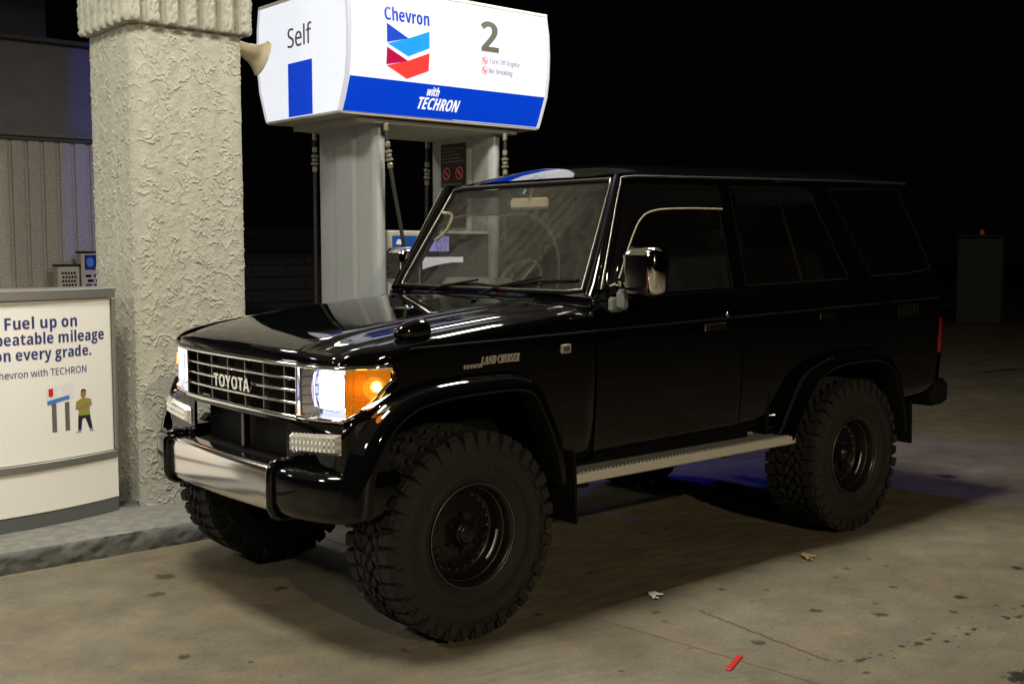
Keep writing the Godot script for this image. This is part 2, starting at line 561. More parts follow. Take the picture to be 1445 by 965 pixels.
func stucco_height(u: float, v: float, na: FastNoiseLite, nb: FastNoiseLite, nc: FastNoiseLite) -> float:
	# skip-trowelled lace stucco: smears laid over one another that end in ragged ledges facing down
	var warp := na.get_noise_2d(u, v)
	var s1 := (v + 0.38 * u) * 9.0 + warp * 2.6 + nb.get_noise_2d(u * 0.7, v * 0.7) * 0.35
	var f1 := s1 - floorf(s1)
	var saw1 := smoothstep(0.0, 0.025, f1) * exp(-f1 * 3.5)
	var m1 := smoothstep(-0.02, 0.14, nc.get_noise_2d(u * 1.3 + floorf(s1) * 3.7, v * 1.3))
	var s2 := (v + 0.2 * u) * 26.0 + na.get_noise_2d(u * 2.2 + 9.0, v * 2.2) * 3.2 + nb.get_noise_2d(u * 1.4, v * 1.4) * 0.5
	var f2 := s2 - floorf(s2)
	var saw2 := smoothstep(0.0, 0.07, f2) * exp(-f2 * 2.5)
	var m2 := smoothstep(-0.02, 0.16, nc.get_noise_2d(u * 2.6 + floorf(s2) * 1.9 + 20.0, v * 2.6))
	return 0.0064 * saw1 * m1 + 0.0032 * saw2 * m2 + 0.0005 * nb.get_noise_2d(u * 1.2, v * 1.2 + 40.0)

func stucco_face(rows: int, cols: int, place: Callable, out_dir: Vector3, u0: float, na: FastNoiseLite, nb: FastNoiseLite, nc: FastNoiseLite, pv: PackedVector3Array, pn: PackedVector3Array, pi: PackedInt32Array) -> void:
	var base := pv.size()
	for r in rows + 1:
		for c in cols + 1:
			var q: Array = place.call(float(c) / cols, float(r) / rows)
			var p: Vector3 = q[0]
			var edge: float = q[2] if q.size() > 2 else 1.0
			pv.append(p + (q[3] if q.size() > 3 else out_dir) * stucco_height(q[1] + u0, p.y, na, nb, nc) * edge)
	for r in rows + 1:
		for c in cols + 1:
			var i := base + r * (cols + 1) + c
			var dx := pv[mini(i + 1, base + r * (cols + 1) + cols)] - pv[maxi(i - 1, base + r * (cols + 1))]
			var dy := pv[i + (cols + 1) if r < rows else i] - pv[i - (cols + 1) if r > 0 else i]
			var nn := dx.cross(dy).normalized()
			pn.append(nn)
	for r in rows:
		for c in cols:
			var i := base + r * (cols + 1) + c
			pi.append_array([i, i + cols + 1, i + 1, i + 1, i + cols + 1, i + cols + 2])

func make_column() -> void:
	var t := thing("canopy_column", "beige lace stucco column with ribbed cap standing on the pump island", "column", Vector3(0.05, ISL, -2.06))
	var o := -t.position
	var na := noise(6.5, 81, 3)
	var nb := noise(26.0, 82, 3)
	var nc := noise(4.2, 83, 3)
	var pv := PackedVector3Array()
	var pn := PackedVector3Array()
	var pi := PackedInt32Array()
	# outline of the shaft as a strip: left face, rounded corner, front face, right face
	var path := [Vector2(-0.285, -2.37), Vector2(-0.285, -1.80), Vector2(-0.278, -1.775), Vector2(-0.258, -1.757), Vector2(-0.235, -1.75), Vector2(0.355, -1.75), Vector2(0.378, -1.757), Vector2(0.385, -1.78), Vector2(0.385, -2.37)]
	var pts := []
	var dirs := []
	var arc := 0.0
	var us := []
	for i in path.size() - 1:
		var a: Vector2 = path[i]
		var b: Vector2 = path[i + 1]
		var n := maxi(1, int((b - a).length() / 0.0034)) if i < 6 else maxi(1, int((b - a).length() / 0.02))
		for k in n:
			pts.append(a.lerp(b, float(k) / n))
			us.append(arc + (b - a).length() * k / n)
		arc += (b - a).length()
	pts.append(path[-1]); us.append(arc)
	for i in pts.size():
		var d: Vector2 = (pts[mini(i + 3, pts.size() - 1)] - pts[maxi(i - 3, 0)]).normalized()
		dirs.append(Vector3(-d.y, 0, d.x))
	var cols := pts.size() - 1
	var y0 := ISL - 0.02
	var y1 := 2.90
	var place := func(cu: float, rv: float) -> Array:
		var k := int(round(cu * cols))
		return [Vector3(pts[k].x, lerpf(y0, y1, rv), pts[k].y) + o, us[k], 1.0, dirs[k]]
	stucco_face(860, cols, place, Vector3.ZERO, 0.0, na, nb, nc, pv, pn, pi)
	var arrays := []
	arrays.resize(Mesh.ARRAY_MAX)
	arrays[Mesh.ARRAY_VERTEX] = pv
	arrays[Mesh.ARRAY_NORMAL] = pn
	arrays[Mesh.ARRAY_INDEX] = pi
	var am := ArrayMesh.new()
	am.add_surface_from_arrays(Mesh.PRIMITIVE_TRIANGLES, arrays)
	var shaft := MeshInstance3D.new()
	shaft.name = "shaft"
	shaft.mesh = am
	shaft.material_override = M.stucco
	t.add_child(shaft)
	var bk := S()
	bx(bk, Vector3(0.05, 2.4, -2.1) + o, Vector3(0.62, 4.6, 0.54), 0.002)
	obj("core", bk, M.stucco, t)
	# ribbed cap: split-faced ribs with troughs between them
	var cp := [Vector2(-0.34, -2.43), Vector2(-0.34, -1.695), Vector2(0.44, -1.695), Vector2(0.44, -2.43)]
	var cap := S()
	bx(cap, Vector3(0.05, 3.80, -2.0625) + o, Vector3(0.72, 1.9, 0.675), 0.01)
	smooth(cap, false)
	obj("cap_core", cap, M.stucco, t)
	var nr := noise(30.0, 86, 3)
	for seg in 3:
		var a: Vector2 = cp[seg]
		var b: Vector2 = cp[seg + 1]
		var L := (b - a).length()
		var d := (b - a) / L
		var out2 := Vector2(-d.y, d.x) * -1.0
		if seg == 0: out2 = Vector2(-1, 0)
		elif seg == 1: out2 = Vector2(0, 1)
		else: out2 = Vector2(1, 0)
		var n := int(L / 0.098)
		var pitch := L / n
		for k in n:
			var st := S()
			var rows := []
			for i in 41:
				var y := 2.853 + 0.012 * i * (1.0 if i < 30 else 4.0)
				var row := []
				for c in 13:
					var cu := c / 12.0
					var off := pitch * 0.22 + pitch * 0.60 * cu
					var prof := 0.0
					if c == 0 or c == 12: prof = -0.026
					else: prof = 0.012 * nr.get_noise_3d(k * 3.0 + seg * 11.0 + cu * 0.06, y, seg * 5.0 + cu * 0.05) + (0.004 if c % 3 else -0.004) * nr.get_noise_2d(y * 2.0, cu + k)
					if i == 0: prof = minf(prof, -0.012)
					var p2: Vector2 = a + d * (k * pitch + off) + out2 * prof
					row.append(Vector3(p2.x, y - (0.0 if i else 0.004 * nr.get_noise_2d(cu * 3.0, k)), p2.y) + o)
				rows.append(row)
			grid(st, rows)
			var low: Array = rows[0]
			fan(st, low)
			obj("rib", st, M.stucco, t)

func make_horn() -> void:
	var t := thing("horn_loudspeaker", "beige horn loudspeaker fixed to the side of the stucco column", "loudspeaker", Vector3(0.40, 2.82, -1.90))
	var st := S()
	var dir := Vector3(0.93, -0.34, 0.14)
	var prof := [Vector2(0.035, -0.02), Vector2(0.04, 0.0), Vector2(0.044, 0.04), Vector2(0.052, 0.09), Vector2(0.068, 0.14), Vector2(0.092, 0.18), Vector2(0.122, 0.212), Vector2(0.13, 0.216), Vector2(0.127, 0.222), Vector2(0.116, 0.214), Vector2(0.085, 0.178), Vector2(0.06, 0.13), Vector2(0.04, 0.06), Vector2(0.001, 0.05)]
	lathe(st, prof.map(func(p): return p * 0.88), 40, axis_xf(Vector3(0.01, 0.005, 0), dir))
	obj("bell", st, M.horn, t)
	var b := S()
	lathe(b, [Vector2(0.001, -0.09), Vector2(0.045, -0.088), Vector2(0.05, -0.08), Vector2(0.05, -0.02), Vector2(0.03, -0.01)], 24, axis_xf(Vector3(0.03, 0.0, 0), dir))
	bx(b, Vector3(0.0, -0.04, 0.0), Vector3(0.03, 0.05, 0.06))
	obj("driver", b, M.horn, t)

func make_stand() -> void:
	var t := thing("advertising_stand", "curved white advertising stand with fuel poster beside the stucco column", "stand", Vector3(-1.17, ISL, -2.0))
	var o := -t.position
	var kz := func(x: float) -> float: return -1.785 + 0.16 * (1.0 - pow((x + 1.17) / 0.755, 2.0))
	var strip := func(called: String, y0: float, y1: float, out_: float, mt: Material, x_in: float, b := 0.003) -> MeshInstance3D:
		var st := S()
		var rows := []
		for i in 33:
			var x := lerpf(-1.925 + x_in, -0.415 - x_in, i / 32.0)
			var z: float = kz.call(x) + out_
			rows.append([Vector3(x, y0, z - 0.06) + o, Vector3(x, y0, z - b) + o, Vector3(x, y0 + b, z) + o, Vector3(x, y1 - b, z) + o, Vector3(x, y1, z - b) + o, Vector3(x, y1, z - 0.30) + o])
		grid(st, rows, false)
		fan(st, rows[0]); fan(st, rows[-1])
		return obj(called, st, mt, t)
	strip.call("plinth", ISL, 0.195, -0.004, M.base_grey, 0.0)
	strip.call("lower_panel", 0.198, 0.425, 0.0, M.panel, 0.0)
	strip.call("middle_rail", 0.428, 0.468, 0.010, M.alu, 0.0)
	var poster: MeshInstance3D = strip.call("poster", 0.471, 1.325, -0.006, M.poster, 0.022, 0.001)
	strip.call("top_rail", 1.328, 1.385, 0.014, M.alu, -0.006, 0.006)
	for e in [-1.918, -0.422]:
		var st := S()
		bx(st, Vector3(e, 0.898, kz.call(e) + 0.0) + o, Vector3(0.02, 0.852, 0.03), 0.004)
		obj("side_rail", st, M.alu, t)
	var body := S()
	bx(body, Vector3(-1.17, 0.75, -1.99) + o, Vector3(1.49, 1.24, 0.38), 0.01)
	obj("back_box", body, M.panel, t)
	var fn := func(x: float, y: float, d: float) -> Vector3: return Vector3(x, y, kz.call(x) - 0.006 + d) + o
	# lettering: the words run on past the edge of the picture
	var rowsdef := [["Fuel up on", -1.044, -0.648, 1.160, 1.246, 500], ["unbeatable mileage", -1.185, -0.483, 1.078, 1.162, 500], ["on every grade.", -1.10, -0.566, 0.998, 1.080, 500], ["Chevron with TECHRON", -1.11, -0.60, 0.926, 0.966, 400]]
	for r in rowsdef:
		lettering(poster, "lettering", r[0], r[1], r[2], r[3], r[4], fn, M.ink_blue, r[5], 0.0015)
	# printed pump
	var P := func(a: Array, mt: Material, nm: String, d: float, par: Node) -> MeshInstance3D:
		var man := par.name == "printed_person"
		return flat_shape(par, nm, a.map(func(p): return Vector2(p.x - 0.03, 0.60 + (p.y - 0.50) * 0.9) if man else Vector2(p.x - 0.04, 0.62 + (p.y - 0.60) * 1.2)), fn, mt, d)
	var V := func(x: float, y: float) -> Vector2: return Vector2(x, y)
	var pu: MeshInstance3D = P.call([Vector2(-0.80, 0.80), Vector2(-0.655, 0.818), Vector2(-0.64, 0.80), Vector2(-0.645, 0.745), Vector2(-0.795, 0.722)], M.print_white, "printed_pump", 0.0015, poster)
	P.call([Vector2(-0.795, 0.742), Vector2(-0.668, 0.760), Vector2(-0.668, 0.742), Vector2(-0.793, 0.724)], M.icon_blue, "printed_band", 0.0022, pu)
	P.call([Vector2(-0.785, 0.795), Vector2(-0.76, 0.797), Vector2(-0.76, 0.765), Vector2(-0.772, 0.758), Vector2(-0.785, 0.764)], M.red_plastic, "printed_emblem", 0.0022, pu)
	for px in [-0.770, -0.695]:
		P.call([Vector2(px, 0.728), Vector2(px + 0.026, 0.731), Vector2(px + 0.026, 0.60), Vector2(px, 0.60)], M.alu, "printed_post", 0.0015, pu)
	# printed man with folded arms
	var mx := -0.592
	var person := Node3D.new()
	person.name = "printed_person"
	poster.add_child(person)
	P.call([V.call(mx - 0.036, 0.60), V.call(mx + 0.036, 0.60), V.call(mx + 0.05, 0.515), V.call(mx + 0.052, 0.452 + 0.055), V.call(mx + 0.034, 0.507), V.call(mx + 0.006, 0.585), V.call(mx - 0.012, 0.578), V.call(mx - 0.02, 0.507), V.call(mx - 0.04, 0.507)], M.trousers, "printed_trousers", 0.0015, person)
	P.call([V.call(mx - 0.036, 0.60), V.call(mx - 0.03, 0.64), V.call(mx - 0.05, 0.655), V.call(mx - 0.045, 0.69), V.call(mx - 0.012, 0.706), V.call(mx + 0.014, 0.706), V.call(mx + 0.045, 0.695), V.call(mx + 0.05, 0.66), V.call(mx + 0.034, 0.645), V.call(mx + 0.036, 0.60)], M.shirt, "printed_shirt", 0.0018, person)
	P.call([V.call(mx - 0.052, 0.648), V.call(mx - 0.03, 0.636), V.call(mx + 0.04, 0.66), V.call(mx + 0.05, 0.672), V.call(mx + 0.02, 0.672), V.call(mx - 0.03, 0.656)], M.skin, "printed_arms", 0.0024, person)
	P.call(circle(Vector2(mx - 0.002, 0.73), 0.016, 0.024), M.skin, "printed_face", 0.0018, person)
	P.call([V.call(mx - 0.018, 0.738), V.call(mx - 0.014, 0.757), V.call(mx, 0.762), V.call(mx + 0.014, 0.756), V.call(mx + 0.016, 0.738), V.call(mx + 0.008, 0.75), V.call(mx - 0.01, 0.75)], M.hair, "printed_hair", 0.0024, person)
	P.call([V.call(mx - 0.052, 0.50), V.call(mx - 0.02, 0.50), V.call(mx - 0.021, 0.514), V.call(mx - 0.038, 0.514)], M.shoe, "printed_shoe", 0.0018, person)
	P.call([V.call(mx + 0.032, 0.50), V.call(mx + 0.058, 0.50), V.call(mx + 0.052, 0.514), V.call(mx + 0.034, 0.514)], M.shoe, "printed_shoe", 0.0018, person)

func hose(parent: Node, pts: Array, fit: float) -> void:
	var h := S()
	tube(h, dense(pts, 6), 0.0135, 10)
	obj("hose", h, M.hose, parent)
	# couplings and swivel at the top of the hose
	var d := dense(pts, 24)
	var acc := 0.0
	var marks := [[0.0, 0.05, 0.018], [fit, 0.035, 0.019], [fit + 0.055, 0.018, 0.026], [fit + 0.08, 0.022, 0.021], [fit + 0.11, 0.016, 0.028], [fit + 0.14, 0.035, 0.019]]
	for m in marks:
		acc = 0.0
		for i in d.size() - 1:
			var l: float = (d[i + 1] - d[i]).length()
			if acc + l >= m[0]:
				var dir: Vector3 = (d[i + 1] - d[i]).normalized()
				var r: float = m[2]
				var f := S()
				lathe(f, [Vector2(0.001, 0), Vector2(r * 0.85, 0), Vector2(r, 0.004), Vector2(r, m[1] - 0.004), Vector2(r * 0.85, m[1]), Vector2(0.001, m[1])], 8, axis_xf(d[i] + dir * (m[0] - acc), dir), false)
				obj("coupling", f, M.brass, parent)
				break
			acc += l

func make_pump() -> void:
	var t := thing("fuel_dispenser", "grey fuel dispenser with glowing white and blue head sign numbered 2", "fuel pump", Vector3(1.92, ISL, -2.235))
	var o := -t.position
	var zc := -2.235
	var prof := [Vector2(2.475, 0.475), Vector2(2.50, 0.49), Vector2(2.685, 0.565), Vector2(2.82, 0.586), Vector2(2.97, 0.592), Vector2(3.12, 0.584), Vector2(3.25, 0.56)]
	var zf := func(y: float) -> float: return zc + curve(prof, y)
	var X0 := 1.06
	var X1 := 2.765
	# head: a shell of sign faces
	var head := Node3D.new()
	head.name = "head"
	t.add_child(head)
	for sg in [1.0, -1.0]:
		var rows := []
		var rb := []
		for i in 13:
			var y := lerpf(2.687, 3.25, i / 12.0)
			rows.append([Vector3(X0 + 0.028, y, zc + sg * curve(prof, y)) + o, Vector3(X1 - 0.028, y, zc + sg * curve(prof, y)) + o])
		for i in 7:
			var y := lerpf(2.478, 2.684, i / 6.0)
			rb.append([Vector3(X0 + 0.028, y, zc + sg * curve(prof, y)) + o, Vector3(X1 - 0.028, y, zc + sg * curve(prof, y)) + o])
		var st := S()
		grid(st, rows)
		obj("sign_face", st, M.sign_white, head)
		var s2 := S()
		grid(s2, rb)
		obj("sign_band", s2, M.sign_blue, head)
	for e in [X0, X1]:
		var st := S()
		smooth(st, false)
		var inn := 0.004 if e == X0 else -0.004
		for i in prof.size() - 1:
			quad(st, Vector3(e + inn, prof[i].x, zc - prof[i].y + 0.02) + o, Vector3(e + inn, prof[i + 1].x, zc - prof[i + 1].y + 0.02) + o, Vector3(e + inn, prof[i + 1].x, zc + prof[i + 1].y - 0.02) + o, Vector3(e + inn, prof[i].x, zc + prof[i].y - 0.02) + o)
		obj("sign_end", st, M.sign_white, head)
		for sg in [1.0, -1.0]:
			var ed := S()
			var path := []
			for p in prof: path.append(Vector3(e + inn * 3.0, p.x, zc + sg * (p.y - 0.008)) + o)
			tube(ed, path, 0.016, 8)
			obj("edge_trim", ed, M.sign_edge, head)
	var cap := S()
	bx(cap, Vector3((X0 + X1) / 2, 3.262, zc) + o, Vector3(X1 - X0, 0.022, 1.13), 0.004)
	obj("head_top", cap, M.panel, head)
	var sof := S()
	bx(sof, Vector3((X0 + X1) / 2, 2.466, zc) + o, Vector3(X1 - X0 - 0.01, 0.02, 0.94), 0.004)
	bx(sof, Vector3(1.92, 2.437, zc) + o, Vector3(1.36, 0.038, 0.84), 0.004)
	obj("soffit", sof, M.pump_soffit, t)
	for sg in [1.0, -1.0]:
		var lip := S()
		bx(lip, Vector3(1.95, 2.424, zc + sg * 0.43) + o, Vector3(1.20, 0.014, 0.02), 0.003)
		obj("soffit_rail", lip, M.alu, t)
	# print on the face towards the car
	var fn := func(x: float, y: float, d: float) -> Vector3: return Vector3(x, y, zf.call(y) + 0.003 + d) + o
	lettering(head, "lettering", "Chevron", 1.337, 1.69, 3.055, 3.145, fn, M.sign_deep, 700)
	var L := 1.352
	var R := 1.688
	var C := (L + R) / 2
	flat_shape(head, "emblem_piece", [Vector2(L, 3.035), Vector2(C, 2.955), Vector2(L, 2.915)], fn, M.sign_deep)
	flat_shape(head, "emblem_piece", [Vector2(R, 3.02), Vector2(R, 2.912), Vector2(C, 2.842), Vector2(L + 0.005, 2.908), Vector2(C, 2.957)], fn, M.sign_sky)
	flat_shape(head, "emblem_piece", [Vector2(L, 2.885), Vector2(C, 2.812), Vector2(L, 2.775)], fn, M.sign_crimson)
	flat_shape(head, "emblem_piece", [Vector2(R, 2.88), Vector2(R, 2.765), Vector2(C, 2.70), Vector2(L + 0.003, 2.770), Vector2(C, 2.815)], fn, M.sign_red)
	lettering(head, "lettering", "2", 2.128, 2.282, 2.945, 3.152, fn, M.sign_ink, 700)
	prohibition(head, Vector2(2.158, 2.882), 0.026, fn, M.sign_pink, M.sign_pale)
	prohibition(head, Vector2(2.158, 2.817), 0.026, fn, M.sign_pink, M.sign_pale)
	lettering(head, "lettering", "Turn Off Engine", 2.20, 2.475, 2.858, 2.902, fn, M.sign_pale, 400)
	lettering(head, "lettering", "No Smoking", 2.20, 2.412, 2.792, 2.838, fn, M.sign_pale, 400)
	lettering(head, "lettering", "with", 1.70, 1.80, 2.612, 2.668, fn, M.letter_white, 700, 0.003, false, true)
	lettering(head, "lettering", "TECHRON", 1.645, 1.985, 2.525, 2.600, fn, M.letter_white, 700, 0.003, false, true)
	# print on the end towards the column
	var fe := func(z: float, y: float, d: float) -> Vector3: return Vector3(X0 + 0.002 - d, y, z) + o
	lettering(head, "lettering", "Self", -2.395, -2.085, 2.935, 3.075, fe, M.sign_ink, 400)
	flat_shape(head, "blue_block", [Vector2(-2.395, 2.835), Vector2(-2.085, 2.835), Vector2(-2.085, 2.48), Vector2(-2.395, 2.48)], fe, M.sign_blue)
	# posts
	for px in [1.45, 2.45]:
		var st := S()
		var sec := []
		# plan of the post: softly fluted broad sides, rounded ends
		for sg in [-1.0, 1.0]:
			for k in 61:
				var v := k / 60.0
				var z := lerpf(-2.60, -1.87, v) * 1.0
				if sg > 0: z = lerpf(-1.87, -2.60, v)
				var e := minf(v, 1.0 - v)
				var half := 0.05 - 0.02 * exp(-pow(e / 0.03, 2.0))
				var q := absf(v - 0.5)
				if q < 0.17: half += 0.014 * smoothstep(0.17, 0.155, q)
				elif q < 0.20: half -= 0.006
				sec.append(Vector2(px + sg * half, z))
		var rows := []
		for y in [ISL, 0.6, 1.2, 1.8, 2.42]:
			var row := []
			for p in sec: row.append(Vector3(p.x, y, p.y) + o)
			rows.append(row)
		grid(st, rows, true, true)
		obj("post", st, M.pump_grey, t)
	var box := S()
	bx(box, Vector3(1.95, (ISL + 1.72) / 2, zc) + o, Vector3(0.89, 1.72 - ISL, 0.70), 0.012)
	obj("cabinet", box, M.pump_soffit, t)
	var fz := func(x: float, y: float, d: float) -> Vector3: return Vector3(x, y, zc + 0.351 + d) + o
	var bp := flat_shape(t, "instruction_panel", [Vector2(1.545, 1.685), Vector2(1.745, 1.685), Vector2(1.76, 1.67), Vector2(1.76, 1.18), Vector2(1.545, 1.18)], fz, M.blue_panel, 0.004)
	flat_shape(bp, "pictogram", [Vector2(1.575, 1.625), Vector2(1.62, 1.625), Vector2(1.62, 1.64), Vector2(1.608, 1.66), Vector2(1.587, 1.66), Vector2(1.575, 1.64)], func(x, y, d): return fz.call(x, y, d + 0.005), M.print_white, 0.001)
	for k in 7:
		var y := 1.60 - 0.022 * k
		if k == 2: continue
		flat_shape(bp, "print_line", [Vector2(1.57, y), Vector2(1.735 - 0.02 * (k % 3), y), Vector2(1.735 - 0.02 * (k % 3), y + 0.008), Vector2(1.57, y + 0.008)], func(xx, yy, d): return fz.call(xx, yy, d + 0.005), M.print_white, 0.001)
	var face := S()
	bx(face, Vector3(2.08, 1.43, zc + 0.357) + o, Vector3(0.60, 0.54, 0.012), 0.004)
	obj("display_bezel", face, M.black, t)
	var fd := func(x: float, y: float, d: float) -> Vector3: return Vector3(x, y, zc + 0.365 + d) + o
	var lcd := flat_shape(t, "display_screen", [Vector2(1.842, 1.683), Vector2(2.014, 1.683), Vector2(2.014, 1.578), Vector2(1.842, 1.578)], fd, M.lcd)
	lettering(lcd, "digits", "36.85", 1.895, 2.006, 1.632, 1.676, func(x, y, d): return fd.call(x, y, d + 0.004), M.lcd_ink, 400, 0.001)
	lettering(lcd, "digits", "9.012", 1.90, 1.99, 1.584, 1.622, func(x, y, d): return fd.call(x, y, d + 0.004), M.lcd_ink, 400, 0.001)
	flat_shape(t, "lit_panel", [Vector2(1.786, 1.538), Vector2(2.14, 1.538), Vector2(2.14, 1.50), Vector2(2.05, 1.50), Vector2(1.95, 1.490), Vector2(1.86, 1.474), Vector2(1.786, 1.455)], fd, M.backlit_panel)
	# notice on the inner side of the far post
	var fnp := func(z: float, y: float, d: float) -> Vector3: return Vector3(2.3865 - d, y, z) + o
	var no := flat_shape(t, "notice", [Vector2(-2.445, 2.375), Vector2(-2.14, 2.375), Vector2(-2.14, 1.75), Vector2(-2.445, 1.75)], fnp, M.notice, 0.004)
	for k in 18:
		var y := 2.335 - 0.024 * k
		if k >= 5 and k <= 10: continue
		var w := 0.26 - 0.03 * float((k * 7) % 4)
		flat_shape(no, "print_line", [Vector2(-2.425, y), Vector2(-2.425 + w, y), Vector2(-2.425 + w, y + 0.009), Vector2(-2.425, y + 0.009)], func(zz, yy, d): return fnp.call(zz, yy, d + 0.005), M.notice_ink, 0.001)
	for zz in [-2.37, -2.215]:
		prohibition(no, Vector2(zz, 2.155), 0.046, func(a, b, d): return fnp.call(a, b, d + 0.003), M.sign_pink, M.notice_ink)
	# nozzle in its boot, hoses
	var nz := S()
	bx(nz, Vector3(1.60, 1.27, zc + 0.40) + o, Vector3(0.06, 0.20, 0.07), 0.02, Basis(Vector3(1, 0, 0), -0.25))
	bx(nz, Vector3(1.60, 1.40, zc + 0.43) + o, Vector3(0.045, 0.12, 0.05), 0.018, Basis(Vector3(1, 0, 0), 0.5))
	obj("nozzle", nz, M.chrome, t)
	var ng := S()
	bx(ng, Vector3(1.60, 1.14, zc + 0.39) + o, Vector3(0.07, 0.06, 0.08), 0.012)
	obj("nozzle_boot", ng, M.red_plastic, t)
	hose(t, [Vector3(1.445, 2.42, zc + 0.43) + o, Vector3(1.46, 2.25, zc + 0.435) + o, Vector3(1.50, 2.0, zc + 0.44) + o, Vector3(1.555, 1.70, zc + 0.45) + o, Vector3(1.60, 1.42, zc + 0.45) + o], 0.12)
	hose(t, [Vector3(2.475, 2.42, zc + 0.43) + o, Vector3(2.475, 2.1, zc + 0.435) + o, Vector3(2.47, 1.6, zc + 0.44) + o, Vector3(2.44, 1.2, zc + 0.44) + o], 0.12)
	hose(t, [Vector3(1.42, 2.42, zc - 0.43) + o, Vector3(1.42, 2.1, zc - 0.435) + o, Vector3(1.42, 1.2, zc - 0.44) + o], 0.10)
	hose(t, [Vector3(2.42, 2.42, zc - 0.43) + o, Vector3(2.415, 2.1, zc - 0.435) + o, Vector3(2.40, 1.2, zc - 0.44) + o], 0.16)

func make_building() -> void:
	var t := thing("store_building", "dim station shop wall with vertical ribs below a plain fascia", "building", Vector3(-1.0, 0, -9.0))
	var o := -t.position
	var st := S()
	var rows := []
	var x := -9.0
	var k := 0
	while x < 2.6:
		for e in [[0.0, 0.0], [0.125, 0.0], [0.13, -0.028], [0.172, -0.028]]:
			var r := []
			for y in [0.0, 0.7, 1.4, 2.1, 2.82]: r.append(Vector3(x + e[0], y, -9.0 + e[1]) + o)
			rows.append(r)
		x += 0.177
		k += 1
	grid(st, rows, false)
	obj("ribbed_wall", st, M.wall, t)
	var f := S()
	bx(f, Vector3(-3.2, 3.41, -9.15) + o, Vector3(11.6, 1.02, 0.36), 0.01)
	obj("fascia", f, M.fascia, t)
	for e in [[2.885, 0.06, 0.10], [2.84, 0.035, 0.05]]:
		var tr := S()
		bx(tr, Vector3(-3.2, e[0], -9.0 + e[2] / 2 - 0.05) + o, Vector3(11.62, e[1], e[2] + 0.1), 0.008)
		obj("trim_board", tr, M.fascia, t)
	var c := S()
	bx(c, Vector3(-3.2, 3.94, -9.1) + o, Vector3(11.7, 0.05, 0.5), 0.01)
	obj("coping", c, M.roof_dark, t)
	var rf := S()
	bx(rf, Vector3(-3.1, 4.9, -9.6) + o, Vector3(9.8, 1.9, 0.6), 0.02)
	obj("roof_parapet", rf, M.roof_dark, t)
	var b := S()
	bx(b, Vector3(-3.2, 1.95, -12.0) + o, Vector3(11.55, 3.9, 5.4), 0.02)
	obj("shell", b, M.fascia, t)

func cabinet_with_vents(called: String, label: String, x0: float, x1: float, ytop: float, vy0: float, vy1: float, nr: int, nc: int) -> Node3D:
	var t := thing(called, label, "cabinet", Vector3((x0 + x1) / 2, 0, -8.80))
	var st := S()
	bx(st, Vector3(0, ytop / 2, 0), Vector3(x1 - x0, ytop, 0.16), 0.012)
	obj("body", st, M.cage, t)
	var top := S()
	bx(top, Vector3(0, ytop + 0.012, 0), Vector3(x1 - x0 + 0.02, 0.024, 0.18), 0.008)
	obj("lid", top, M.cabinet, t)
	for r in nr:
		var s := S()
		for c in nc:
			var w := (x1 - x0 - 0.08) / nc
			var sx := -(x1 - x0) / 2 + 0.04 + w * (c + (0.65 if r % 2 else 0.4))
			bx(s, Vector3(sx, lerpf(vy0, vy1, (r + 0.5) / nr), 0.081), Vector3(w * 0.7, (vy1 - vy0) / nr * 0.55, 0.004), 0.001)
		obj("vent_row", s, M.black, t)
	return t

